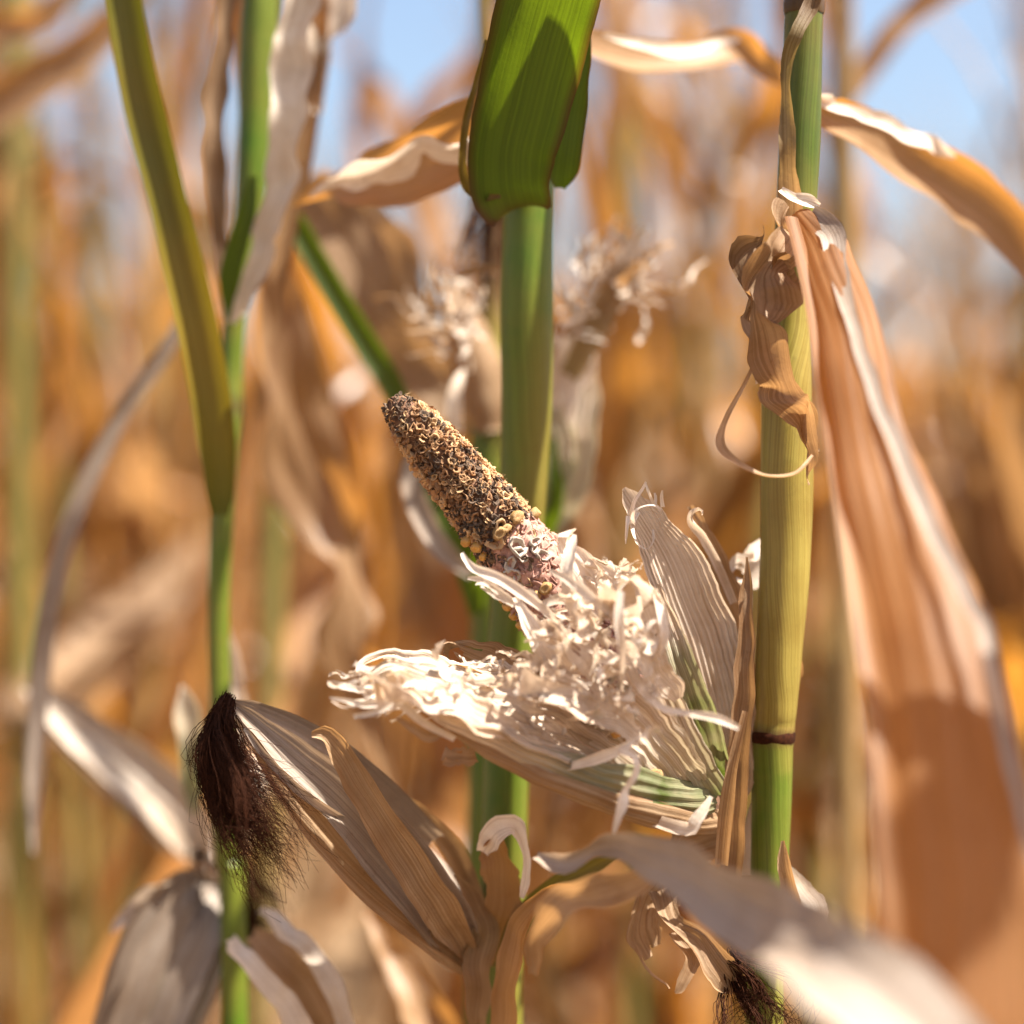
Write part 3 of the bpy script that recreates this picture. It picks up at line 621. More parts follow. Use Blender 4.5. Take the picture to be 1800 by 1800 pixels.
husk([(1150, 1366, .895, 60, -10, .3), (1060, 1322, .875, 120, -25, .05), (960, 1280, .862, 130, -35), (860, 1244, .855, 130, -38), (770, 1218, .852, 120, -38), (700, 1208, .852, 96, -30), (640, 1220, .853, 40, 0)], 'husk', nv=80, nu=30, curl=70, ridge=.03, nr=6, edge=.14, crump=.004, cscale=55, fray=8, frayv=.62, label='crumpled white husk leaf reaching far left with a shredded end')
husk([(1000, 1290, .9, 80, -30), (900, 1230, .893, 110, -40), (800, 1195, .888, 90, -40), (720, 1178, .882, 70, -35), (665, 1170, .872, 56, -20), (632, 1185, .862, 46, -50), (636, 1222, .856, 26, -60)], 'husk', nv=70, nu=26, curl=60, ridge=.025, nr=5, edge=.12, crump=.003, fray=6, frayv=.7)
husk([(960, 1240, .91, 60, 0), (890, 1180, .905, 80, 0), (830, 1150, .9, 60, -5), (790, 1140, .896, 30, -20), (785, 1165, .89, 14, 0)], 'tan', nv=40, nu=20, curl=60, ridge=.02, edge=.15, crump=.002, fray=5, frayv=.6)
husk([(940, 1260, .905, 60, 0), (870, 1215, .9, 44, 0), (800, 1180, .893, 30, 20), (770, 1195, .89, 18, 40), (790, 1215, .888, 10, 0)], 'tan', nv=40, nu=12, curl=90, edge=.15, crump=.003)
husk([(840, 1325, .862, 20, 0, 0, .2), (820, 1330, .858, 36, 0, 0, .2), (780, 1328, .857, 30, 0, 0, .15), (765, 1318, .857, 10, 0)], 'tan', nv=20, nu=10, curl=40, edge=.4, crump=.004, fray=4, frayv=.3)
husk([(780, 1285, .853, 14, 0), (755, 1295, .85, 22, 20), (728, 1280, .848, 18, 20), (700, 1262, .848, 6, 0)], 'tan', nv=20, nu=6, curl=90, crump=.001)
# named strips that cross the cob
for q, kw in [
    ([(1000, 1115, .868, 10, 0), (950, 1068, .862, 17, 10), (905, 1035, .86, 22, 10), (868, 1012, .86, 22, 0), (835, 1000, .862, 16, 0), (818, 985, .864, 10, 0), (810, 973, .866, 7, 0)], dict(nv=50, nu=7, curl=70, crump=.0012)),
    ([(905, 1062, .868, 14, 0), (880, 1045, .866, 20, 10), (850, 1030, .866, 20, 10), (830, 1024, .867, 8, 0)], dict(nv=24, nu=8, curl=50, fray=3, frayv=.4, edge=.2)),
    ([(880, 1042, .867, 14, 0), (850, 1020, .868, 14, 10), (822, 1016, .869, 5, 0)], dict(nv=20, nu=5, curl=50, edge=.1)),
    ([(1000, 1190, .865, 60, 0), (965, 1140, .86, 54, 0), (935, 1100, .859, 36, 0), (918, 1072, .86, 18, 0), (905, 1050, .862, 8, 0)], dict(nv=40, nu=14, curl=60, ridge=.03, edge=.08)),
    ([(1150, 1130, .85, 12, 0), (1100, 1090, .846, 14, 10), (1060, 1065, .845, 17, 20), (1025, 1040, .846, 20, 10), (990, 1015, .849, 12, 0), (968, 1003, .852, 5, 0)], dict(nv=40, nu=6, curl=60, crump=.0012)),
    ([(1055, 1100, .87, 14, 0), (1030, 1075, .866, 16, 0), (990, 1052, .864, 20, 10), (950, 1062, .863, 12, 0), (930, 1046, .866, 22, 0), (905, 1052, .868, 5, 0)], dict(nv=40, nu=7, curl=50, edge=.1)),
    ([(1040, 1120, .862, 40, 0), (1012, 1060, .858, 38, 20), (1000, 1010, .857, 34, 40), (1006, 965, .86, 22, 30), (1010, 940, .864, 8, 0)], dict(nv=40, nu=12, curl=80, ridge=.02)),
    ([(1075, 1080, .885, 60, 0), (1030, 1010, .878, 60, -10), (992, 965, .874, 44, -40), (985, 940, .872, 40, -70), (1005, 932, .868, 30, -110)], dict(nv=40, nu=14, curl=70, ridge=.03, edge=.1)),
    ([(1120, 1060, .885, 50, 0), (1075, 1020, .88, 54, 0), (1035, 995, .878, 44, 10), (1020, 982, .878, 20, 0)], dict(nv=30, nu=14, curl=70, ridge=.03, edge=.15, fray=4)),
    ([(1160, 1100, .87, 40, 0), (1130, 1050, .86, 64, 20), (1100, 1025, .855, 66, 50), (1078, 1045, .85, 50, 80), (1072, 1075, .85, 20, 60)], dict(nv=40, nu=16, curl=80, crump=.003, edge=.1)),
    ([(1092, 1040, .832, 12, 0), (1088, 1085, .83, 18, 0), (1092, 1130, .832, 16, 20), (1094, 1175, .838, 9, 0), (1093, 1215, .845, 4, 0)], dict(nv=30, nu=6, curl=70)),
    ([(1160, 1130, .86, 18, 0), (1168, 1080, .852, 24, 30), (1150, 1040, .85, 22, 60), (1168, 1110, .846, 18, 20), (1160, 1150, .848, 8, 0)], dict(nv=40, nu=6, curl=80)),
    ([(1105, 1170, .86, 16, 0), (1130, 1215, .85, 18, 20), (1165, 1245, .842, 14, 30), (1210, 1254, .836, 13, 30), (1260, 1262, .83, 17, 10), (1300, 1280, .828, 8, 0)], dict(nv=50, nu=6, curl=80, crump=.001)),
    ([(965, 1345, .862, 10, 0), (1010, 1345, .856, 20, 20), (1055, 1335, .852, 24, 10), (1095, 1318, .848, 18, 0), (1118, 1300, .848, 8, 0)], dict(nv=30, nu=8, curl=90, crump=.0015)),
    ([(1090, 1318, .848, 14, 0), (1115, 1335, .842, 20, 50), (1118, 1360, .84, 14, 20), (1098, 1385, .838, 22, 60), (1092, 1410, .836, 20, 20), (1084, 1440, .836, 12, 0), (1076, 1478, .838, 5, 0)], dict(nv=50, nu=6, curl=80, crump=.0012)),
    ([(1030, 1400, .9, 10, 0), (1195, 1455, .87, 26, 0), (1225, 1440, .866, 24, 10), (1250, 1400, .868, 8, 0)], dict(nv=30, nu=8, curl=60)),
    ([(800, 1300, .85, 12, 0), (740, 1262, .845, 16, 10), (690, 1236, .842, 18, 10), (640, 1240, .842, 14, 0), (600, 1228, .843, 8, 0), (578, 1222, .845, 4, 0)], dict(nv=40, nu=6, curl=80, crump=.0015)),
    ([(760, 1230, .842, 30, 0), (710, 1225, .838, 22, 10), (660, 1250, .836, 14, 20), (622, 1262, .837, 8, 0)], dict(nv=40, nu=6, curl=80, crump=.001)),
    ([(700, 1215, .86, 14, 0), (650, 1205, .858, 12, 0), (625, 1208, .858, 6, 0), (606, 1200, .858, 5, 0)], dict(nv=24, nu=5, curl=80, crump=.001)),
    ([(800, 1170, .872, 7, 0), (785, 1185, .868, 9, 0), (778, 1200, .866, 6, 0)], dict(nv=12, nu=3, curl=40))]:
    husk(q, 'shred', 'husk_shred', seed=.7, **kw)
for q, kw in [([(1120, 1290, .862, 40, -20), (1060, 1250, .852, 84, -30), (990, 1215, .846, 96, -38), (930, 1195, .843, 70, -45), (890, 1190, .842, 30, -50)], dict(nv=50, nu=24, curl=50, ridge=.014, nr=7, edge=.18, crump=.003, cscale=90, fray=6, frayv=.45)),
              ([(900, 1290, .852, 40, -20), (840, 1255, .845, 74, -35), (770, 1228, .841, 84, -45), (700, 1212, .839, 66, -50), (650, 1215, .84, 26, -50)], dict(nv=50, nu=22, curl=60, ridge=.014, nr=6, edge=.2, crump=.003, cscale=90, fray=6, frayv=.5)),
              ([(1190, 1230, .87, 30, 0), (1150, 1170, .856, 66, -25), (1110, 1110, .849, 74, -40), (1080, 1065, .85, 40, -60), (1050, 1060, .85, 18, -80)], dict(nv=44, nu=20, curl=70, ridge=.014, nr=6, edge=.2, crump=.003, cscale=90, fray=5, frayv=.45)),
              ([(1060, 1200, .856, 30, -10), (1020, 1150, .85, 56, -25), (985, 1120, .848, 50, -45), (950, 1110, .85, 18, -50)], dict(nv=40, nu=16, curl=50, ridge=.014, nr=5, edge=.25, crump=.003, cscale=90, fray=5, frayv=.4))]:
    husk(q, 'husk', label='broad papery torn husk flap', **kw)
# yellow grains and reddish hollow deep in the bowl
for px, py, Y, sz, old in [(1042, 1250, .866, 8, 1), (1056, 1264, .868, 9, 0), (1072, 1277, .868, 8, 1), (1084, 1290, .868, 10, 0), (1102, 1297, .868, 9, 1), (1150, 1364, .880, 15, 1)]:
    p = P(px, py, Y); put('kernel', rc.choice(KERO if old else KER), cob, frame_m(p, Vector((rc.uniform(-.5, .5), -1, rc.uniform(0, .6))).normalized(), sz * px_m, rc.uniform(0, 6)))
# the mass of curled shreds
rs = random.Random(77)
zones = [((1060, 1135), (100, 80), 62, (.835, .875), 60, 1.0), ((1000, 1230), (120, 60), 15, (.845, .87), 50, .8), ((770, 1225), (110, 34), 24, (.838, .862), 60, .8), ((880, 1190), (90, 36), 22, (.86, .885), 40, .8), ((1120, 1240), (60, 60), 18, (.84, .865), 46, .8), ((1090, 1015), (60, 22), 14, (.866, .885), 34, .8)]
for (cx, cy), (rx, ry), n_, (y0, y1), ln, ws in zones:
    for k in range(n_):
        a = rs.uniform(0, 6.28); q = math.sqrt(rs.random()); x = cx + rx * q * math.cos(a); y = cy + ry * q * math.sin(a); Y = rs.uniform(y0, y1)
        d = math.atan2(y - 1330, x - 1230) + rs.uniform(-.9, .9); L = []; w = rs.choice((4, 6, 9, 14, 20, 28)) * ws; st = ln * rs.uniform(.5, 1.2) / 4; tw = rs.uniform(-.35, .35); roll = rs.uniform(-85, 25)
        for i in range(6):
            L.append((x, y, Y, w * (1, 1.1, 1.0, .8, .6, .22)[i], roll, .3 if cx > 1100 and rs.random() < .2 else 0)); x += math.cos(d) * st; y += math.sin(d) * st * .9
            d += tw + rs.uniform(-.45, .45); Y += rs.uniform(-.005, .004); roll += rs.uniform(-45, 45)
        husk(L, rs.choice(('shred', 'shred', 'husk')), 'husk_shred', nv=26, nu=6, curl=rs.choice((15, 40, 80)), crump=.0026, cscale=150, edge=.3, fray=2, frayv=.45)
# ends of the left husk: thin fingers
for k in range(18):
    x = rs.uniform(640, 760); y = 1180 + (x - 640) * .35 + rs.uniform(-25, 45); Y = rs.uniform(.842, .866); d = math.pi + rs.uniform(-.5, .45); L = []; w = rs.uniform(4, 9)
    for i in range(5): L.append((x, y, Y, w * (1 - .18 * i), rs.uniform(-40, 40))); x += math.cos(d) * 17; y += math.sin(d) * 17; d += rs.uniform(-.5, .5); Y += rs.uniform(-.004, .004)
    husk([(a_, b_, c_, w_ * 1.7, r_ * .6) for a_, b_, c_, w_, r_ in L], 'shred', 'husk_shred', nv=18, nu=5, curl=25, crump=.0018, cscale=150, edge=.3, fray=2, frayv=.4)
# torn pieces under the ear and dark silk below
low = [([(1260, 1470, .93, 60, 0), (1210, 1500, .925, 90, 0), (1160, 1560, .92, 90, 10), (1135, 1620, .915, 60, 0), (1150, 1680, .912, 40, 0), (1195, 1725, .91, 30, 0), (1210, 1740, .91, 6, 0)], dict(nv=60, nu=20, curl=80, ridge=.03, edge=.15, crump=.004, fray=3)),
       ([(1160, 1560, .915, 60, 0), (1185, 1620, .905, 40, 20), (1230, 1660, .9, 50, 0), (1275, 1710, .9, 60, 0), (1310, 1740, .905, 20, 0)], dict(nv=50, nu=16, curl=100, ridge=.03, edge=.12, crump=.003)),
       ([(1190, 1640, .905, 30, 0), (1215, 1690, .90, 34, 30), (1200, 1730, .897, 30, 0), (1185, 1745, .897, 6, 0)], dict(nv=30, nu=10, curl=100, crump=.003, edge=.2)),
       ([(1270, 1470, .94, 30, 0), (1240, 1480, .938, 60, 0), (1215, 1530, .936, 40, 0), (1225, 1570, .935, 8, 0)], dict(nv=24, nu=10, curl=60, crump=.002, edge=.1))]
for q, kw in low: husk(q, 'tan', 'husk', **kw)
def silk_mass(parent, pts, n, spread0, spread1, Y, seed, rad=.00022, tail=.012, seg=10):
    r = random.Random(seed); m = Mesh(); st = []; ctr = [P(x, y, yy) for x, y, yy in pts]
    cl = [Vector((r.gauss(0, 1), r.gauss(0, 1), r.gauss(0, 1))) for _ in range(max(8, n // 22))]; cw = [Vector((r.gauss(0, 1), r.gauss(0, 1), r.gauss(0, 1))) for _ in cl]
    for k in range(n):
        ci = r.randrange(len(cl)); o = cl[ci] + Vector((r.gauss(0, 1), r.gauss(0, 1), r.gauss(0, 1))) * r.choice((.15, .3, .7)); l = []
        cut = r.uniform(.45, 1.0); N_ = 7
        for i in range(N_):
            t = i / (N_ - 1) * cut; f = t * (len(ctr) - 1); a = min(len(ctr) - 2, int(f)); c = ctr[a].lerp(ctr[a + 1], f - a)
            sp = spread0 + (spread1 - spread0) * min(1, t * 1.15)
            l.append(c + o * sp + cw[ci] * (.004 * (math.sin(t * 6 + ci) - math.sin(ci))) + Vector((r.gauss(0, 1), r.gauss(0, .5), r.gauss(0, 1))) * (.0006 + tail * t * t * .22))
        st.append(l)
    strands(st, m, rad, seg); return link('silk', m.data('silk', 'silk', ORG[parent.name]), parent, kind='stuff')
silk_mass(cob, [(1290, 1690, .90), (1310, 1740, .9), (1340, 1800, .9), (1350, 1880, .9)], 260, .002, .006, .9, 5)

# ------------------------------------------------------------------ middle plant: thick green stalk, green leaf, closed ear with dark silk
B = thing('corn_plant', base_of(880, .985), 'corn plant in the middle, thick green stalk under a broad dark green leaf', 'corn plant')
tube_obj('stalk', B, [ground_pt(870, .99, 80, .5), (880, 1900, .985, 76, 0, .8), (884, 1600, .985, 78, 0, .9), (890, 1350, .985, 80, 0, 1), (896, 1150, .985, 80, 0, 1), (908, 1000, .983, 80, 0, .9), (920, 850, .98, 84, 0, .62), (926, 700, .976, 90, 0, .75), (926, 550, .972, 94, 0, .9), (928, 400, .97, 90, 0, 1), (935, 250, .97, 84, 0, 1), (950, 50, .975, 70, 0, 1), (960, -500, .98, 56, 0, .8), (970, -1300, .99, 30, 0, .5), (975, -2100, 1.0, 12, 0, .2)], ns=28, nv=200, flute=.015)
# the broad green leaf: a cup opening from the stalk
blade_obj('leaf', B, [(912, 366, .95, 112, 8, .4, .7), (906, 350, .943, 142, 8, .8, .25), (900, 322, .936, 160, 8, .95), (900, 265, .93, 176, 0, 1), (918, 190, .922, 190, 0, 1), (940, 100, .912, 200, 0, 1), (968, 0, .90, 204, 4, 1), (1000, -110, .885, 200, 8, 1), (1050, -260, .86, 170, 20, 1), (1120, -380, .83, 120, 30, .9), (1210, -420, .8, 50, 40, .8)], 'green', nv=90, nu=36, curl=105, ruf=.03, rfreq=4, edge=.02, edgeb=.9, seed=.22, ridge=.0015, nr=14, label='broad dark green leaf with a yellowing edge')
blade_obj('leaf_collar', B, [(985, 330, .948, 20, 0, .6), (990, 290, .94, 60, -20, .9), (1003, 200, .935, 60, -30, .9), (1018, 120, .93, 40, -30, .9), (1035, 40, .93, 10, 0, .9)], 'green', nv=30, nu=8, curl=80, edgeb=.5)
# unseen blade added above the frame to throw shade over the green leaf
blade_obj('leaf', B, [(960, -180, .97, 60, 0, .9), (1040, -330, .94, 110, 20, .9), (1120, -420, .88, 120, 20, .9), (1160, -330, .83, 110, 20, .9), (1180, -160, .80, 60, 10, .9)], 'green', nv=40, nu=10, curl=60, label='unseen green leaf added for shade above the frame')
# closed ear leaning up-left
E0 = (840, 1700, .965)
def ear_axis(t):   # base -> tip
    a = Vector((838, 1705)); b = Vector((740, 1560)); c = Vector((560, 1400)); d = Vector((415, 1250)); q = [a, b, c, d]; f = t * 3; i = min(2, int(f)); p = q[i].lerp(q[i + 1], f - i)
    return P(p.x, p.y, .985 - .05 * t)
m = tube([(ear_axis(t), w * K * .96, 0, 0, 0) for t, w in ((0, 40), (.1, 100), (.25, 132), (.45, 122), (.65, 92), (.85, 56), (1.0, 26))], ns=24, nv=50, flute=.03)
ear = link('ear', m.data('ear', 'grey', ORG[B.name]), B, label='closed dry ear leaning up to the left with dark brown silk at its tip'); ORG[ear.name] = ORG[B.name]
def eh(L, mat='grey', name='husk', **kw): return blade_obj(name, ear, L, mat, **kw)
eh([(838, 1700, .955, 40, 0), (770, 1600, .93, 120, 0), (690, 1500, .915, 135, 0), (600, 1400, .905, 110, 0), (520, 1330, .90, 76, 0), (450, 1270, .90, 40, 0), (410, 1238, .90, 12, 0)], nv=60, nu=24, curl=120, ridge=.018, nr=5, edge=.05)
eh([(835, 1695, .95, 30, 0), (770, 1590, .915, 80, 10), (700, 1480, .90, 80, 20), (650, 1400, .893, 70, 20), (610, 1335, .89, 54, 20), (575, 1290, .888, 30, 0), (548, 1288, .885, 14, 30)], 'tan', nv=60, nu=18, curl=110, ridge=.02, nr=4, edge=.08, crump=.001, label='tan husk leaf with a raised loose tip')
eh([(835, 1710, .955, 30, 0), (760, 1650, .93, 80, -20), (660, 1570, .92, 90, -25), (570, 1480, .91, 70, -25), (500, 1390, .905, 48, -20), (450, 1310, .9, 24, -10), (440, 1270, .9, 6, 0)], 'tan', nv=60, nu=18, curl=110, ridge=.02, nr=4, edge=.06)
eh([(760, 1480, .95, 60, 0), (680, 1400, .935, 70, 0), (600, 1330, .925, 66, 0), (520, 1280, .918, 56, 0), (450, 1248, .91, 40, 0), (405, 1232, .905, 10, 0)], nv=50, nu=16, curl=140, ridge=.02, edge=.06)
eh([(600, 1440, .905, 20, 0), (530, 1390, .89, 24, 20), (470, 1330, .885, 20, 30), (430, 1280, .885, 10, 0)], nv=40, nu=8, curl=150)
eh([(845, 1600, .97, 30, 0), (800, 1500, .96, 44, 0), (740, 1430, .955, 30, 0), (705, 1400, .955, 8, 0)], 'tan', nv=24, nu=10, curl=100)
silk_mass(ear, [(400, 1232, .895), (378, 1300, .888), (395, 1370, .884), (420, 1440, .882), (465, 1480, .882), (500, 1530, .884)], 1000, .0011, .0068, .9, 3, rad=.00018, tail=.016)
silk_mass(ear, [(395, 1236, .895), (375, 1290, .888), (385, 1360, .884), (440, 1400, .882), (500, 1450, .882)], 500, .0013, .0065, .9, 8, rad=.00018, tail=.012)
# dry leaf remains at the joint below
for q, kw, mt in [
    ([(870, 1700, .96, 40, 0), (880, 1600, .945, 70, 0, 0, .1), (880, 1530, .94, 84, 0), (875, 1480, .935, 60, 40), (860, 1462, .925, 40, 80), (846, 1490, .92, 16, 100)], dict(nv=50, nu=16, curl=90, crump=.003, edge=.2), 'leaf'),
    ([(850, 1500, .925, 20, 0), (870, 1468, .92, 50, 20), (905, 1458, .92, 50, 40), (925, 1490, .92, 24, 30), (930, 1540, .92, 20, 0), (915, 1580, .92, 8, 0)], dict(nv=36, nu=12, curl=100, crump=.003, edge=.15), 'shred'),
    ([(840, 1800, .95, 30, 0, 0, .2), (838, 1720, .94, 60, 10, 0, .2), (850, 1640, .94, 60, 0, .2, .1), (830, 1580, .94, 30, 0, 0, .2), (800, 1540, .94, 8, 0)], dict(nv=40, nu=12, curl=120, crump=.003), 'tan'),
    ([(880, 1900, .95, 40, 0), (890, 1750, .93, 60, 20), (915, 1640, .92, 50, 30), (960, 1580, .91, 44, 30), (1000, 1560, .905, 20, 30)], dict(nv=40, nu=12, curl=110, crump=.003), 'leaf'),
    ([(880, 1700, .95, 30, 0, .9), (920, 1620, .945, 50, 20, .8), (980, 1560, .94, 44, 20, .6), (1050, 1520, .935, 30, 10, .4), (1090, 1500, .93, 8, 0)], dict(nv=40, nu=12, curl=90), 'yellow')]:
    blade_obj('leaf', B, q, mt, **kw)
# long dry leaves leaving the stalk behind, sunlit along their tops
blade_obj('leaf', B, [(930, 200, .99, 40, 0), (870, 225, 1.0, 150, -10), (790, 268, 1.01, 160, -10), (710, 305, 1.02, 140, -10), (630, 325, 1.03, 90, -5), (570, 330, 1.035, 40, -10), (515, 362, 1.04, 6, 0)], 'leaf', nv=70, nu=16, curl=120, ruf=.10, rfreq=2.6, edge=.04, seed=.12, label='dry leaf arching left, sunlit on top and amber underneath')
blade_obj('leaf', B, [(950, 60, .99, 40, 0), (1020, 75, 1.02, 70, 40), (1120, 105, 1.05, 76, 40), (1210, 110, 1.07, 80, 40), (1290, 85, 1.09, 70, 20), (1340, 110, 1.1, 50, 0), (1380, 150, 1.11, 10, 0)], 'leaf', nv=60, nu=14, curl=100, ruf=.08, rfreq=2.2, edge=.04, seed=.52, label='amber dry leaf stretching right towards the other stalk')

# dry leaf right of the right stalk
blade_obj('leaf', A, [(1415, 160, .96, 30, 0), (1450, 205, .98, 80, 30), (1520, 240, 1.0, 100, 35), (1600, 290, 1.02, 116, 25), (1690, 340, 1.04, 124, 15), (1770, 400, 1.05, 100, 10), (1850, 520, 1.06, 60, 0), (1890, 640, 1.07, 10, 0)], 'leaf', nv=70, nu=16, curl=115, ruf=.07, rfreq=2.4, edge=.05, seed=.82, label='amber dry leaf arching right with a white sunlit top')
# leaves higher up that shade the lower plant
for q in ([(1420, -300, .93, 40, 0), (1500, -480, .98, 80, 0), (1620, -560, 1.04, 80, 0), (1760, -480, 1.1, 60, 0), (1860, -300, 1.15, 10, 0)], [(1420, -620, .93, 40, 0), (1340, -800, .95, 80, 0), (1220, -860, .99, 70, 0), (1100, -760, 1.03, 40, 0), (1040, -600, 1.05, 8, 0)]):
    blade_obj('leaf', A, q, 'leaf', nv=40, nu=8, curl=80, ruf=.06, edge=.05)

# ------------------------------------------------------------------ plant behind with shredded ears
C = thing('corn_plant', base_of(850, 1.14), 'corn plant just behind the middle stalk carrying two pale shredded ears', 'corn plant')
tube_obj('stalk', C, [ground_pt(850, 1.14, 80, .8), (856, 1800, 1.14, 76, 0, 1), (862, 1400, 1.14, 80, 0, 1), (868, 1000, 1.14, 80, 0, 1), (862, 760, 1.14, 74, 0, .8), (862, 640, 1.14, 60, 0, .7), (862, 480, 1.14, 34, 0, 0, .9), (858, 300, 1.14, 26, 0, 0, .9), (850, 0, 1.14, 24, 0, 0, .5), (850, -500, 1.14, 14, 0, 0, .2)], ns=20, nv=120, flute=.02)
blade_obj('sheath', C, [(838, 1080, 1.1, 30, 0, 1), (822, 980, 1.09, 60, 0, 1), (790, 900, 1.085, 56, 0, 1), (760, 850, 1.085, 60, 0, .8), (735, 800, 1.085, 30, 0, .5)], 'green', nv=30, nu=10, curl=90)
blade_obj('leaf', C, [(830, 1010, 1.075, 20, 0), (775, 960, 1.07, 40, 0), (735, 890, 1.07, 44, 0), (722, 830, 1.07, 40, 0), (740, 780, 1.07, 10, 0)], 'grey', nv=30, nu=8, curl=90)
cobC = tube([(P(x, y, 1.13), w * K * 1.13, 0, 0, 0) for x, y, w in ((860, 760, 50), (850, 700, 80), (840, 650, 90), (820, 590, 80), (800, 540, 50), (790, 510, 20))], ns=18, nv=24, flute=.05)
earC = link('ear', cobC.data('ear', 'tan', ORG[C.name]), C, label='small torn ear seen left of the thick green stalk'); ORG[earC.name] = ORG[C.name]
cobD = tube([(P(x, y, 1.13), w * K * 1.13, 0, 0, 0) for x, y, w in ((930, 980, 40), (985, 860, 90), (1000, 740, 100), (1005, 650, 80), (1030, 570, 50), (1060, 520, 16))], ns=18, nv=24, flute=.03)
earD = link('ear', cobD.data('ear', 'husk', ORG[C.name]), C, label='pale green and white torn ear right of the thick green stalk'); ORG[earD.name] = ORG[C.name]
for q, mt in [([(930, 990, 1.1, 30, 0, .9), (965, 880, 1.09, 60, 0, .8), (985, 780, 1.085, 66, 0, .7), (978, 690, 1.085, 30, 0, .5)], 'husk'), ([(960, 960, 1.1, 20, 0, .5), (1010, 860, 1.09, 50, 0, .45), (1032, 740, 1.085, 44, 0, .35), (1034, 640, 1.085, 16, 0)], 'husk'), ([(950, 980, 1.09, 20, 0, 1), (972, 900, 1.08, 30, 0, 1), (978, 810, 1.075, 20, 0, 1), (975, 740, 1.075, 6, 0, .8)], 'green'),
              ([(1000, 660, 1.1, 40, 0, .3), (1040, 590, 1.09, 50, 0, .2), (1090, 500, 1.085, 50, 0), (1150, 470, 1.08, 36, 0), (1195, 480, 1.08, 10, 0)], 'tan'), ([(1000, 640, 1.12, 40, 0), (1040, 540, 1.11, 50, 0), (1110, 450, 1.105, 40, 0), (1150, 400, 1.1, 16, 0)], 'shred')]:
    blade_obj('husk', earD, q, mt, nv=40, nu=12, curl=80, ridge=.03, edge=.1, crump=.002, fray=2)
rs = random.Random(31)
for (cx, cy, rx, ry, n_, par, d0) in [(805, 580, 60, 70, 46, earC, -2.0), (1080, 500, 80, 70, 54, earD, -.6), (1010, 560, 30, 80, 16, earD, -1.2)]:
    for k in range(n_):
        x = cx + rs.gauss(0, .5) * rx; y = cy + rs.gauss(0, .5) * ry; Y = rs.uniform(1.07, 1.13); d = d0 + rs.uniform(-1.2, 1.2); L = []; w = rs.choice((6, 8, 12, 18))
        for i in range(5): L.append((x, y, Y, w * (1 - .18 * i), rs.uniform(-60, 60))); x += math.cos(d) * 16; y += math.sin(d) * 16; d += rs.uniform(-.6, .6); Y += rs.uniform(-.006, .006)
        blade_obj('husk_shred', par, L, rs.choice(('shred', 'shred', 'tan')), nv=12, nu=3, curl=80, crump=.001)
blade_obj('husk_shred', earC, [(800, 760, 1.09, 26, 0), (800, 720, 1.085, 34, 20), (802, 680, 1.085, 24, 0), (815, 650, 1.09, 8, 0)], 'shred', nv=16, nu=6, curl=90)
silk_mass(C, [(862, 330, 1.1), (858, 420, 1.1), (850, 470, 1.1), (840, 490, 1.1)], 160, .004, .006, 1.1, 14)
blade_obj('leaf', C, [(880, 480, 1.1, 10, 0), (830, 470, 1.09, 14, 20, 0, .6), (800, 490, 1.09, 8, 0, 0, .6)], 'tan', nv=14, nu=4, curl=80)
blade_obj('leaf', C, [(720, 760, 1.12, 20, 0, 1), (690, 680, 1.12, 44, 0, 1), (640, 600, 1.12, 46, 0, 1), (580, 500, 1.12, 44, 0, .9), (530, 410, 1.12, 40, 0, .7), (490, 340, 1.12, 20, 0, .5)], 'green', nv=40, nu=8, curl=70, label='narrow green leaf slanting up to the left')
blade_obj('leaf', C, [(820, 760, 1.2, 40, 0), (740, 620, 1.2, 150, 10), (660, 480, 1.2, 170, 10), (590, 380, 1.2, 150, 0), (530, 330, 1.2, 60, 0)], 'tan', nv=60, nu=20, curl=70, ruf=.05, ridge=.015, edge=.05, crump=.012, cscale=18, label='wide brown dead leaf hanging behind the slanting green one')
blade_obj('leaf', C, [(490, 380, 1.24, 40, 0), (505, 540, 1.24, 130, -20), (520, 720, 1.24, 190, 20), (560, 880, 1.24, 150, -10), (600, 1010, 1.24, 90, 50), (625, 1150, 1.24, 150, -20), (680, 1290, 1.24, 120, 20), (730, 1430, 1.24, 20, 0)], 'leaf', nv=80, nu=20, curl=110, ruf=.12, rfreq=2.5, ridge=.02, edge=.06, crump=.014, cscale=16, label='long tan dead leaf twisting down left of the cob')
blade_obj('leaf', C, [(640, 1600, 1.15, 20, 0), (690, 1680, 1.14, 60, 10), (740, 1760, 1.13, 90, 0), (790, 1880, 1.12, 90, 0), (850, 2100, 1.12, 40, 0)], 'leaf', nv=40, nu=12, curl=100, crump=.004, edge=.06)

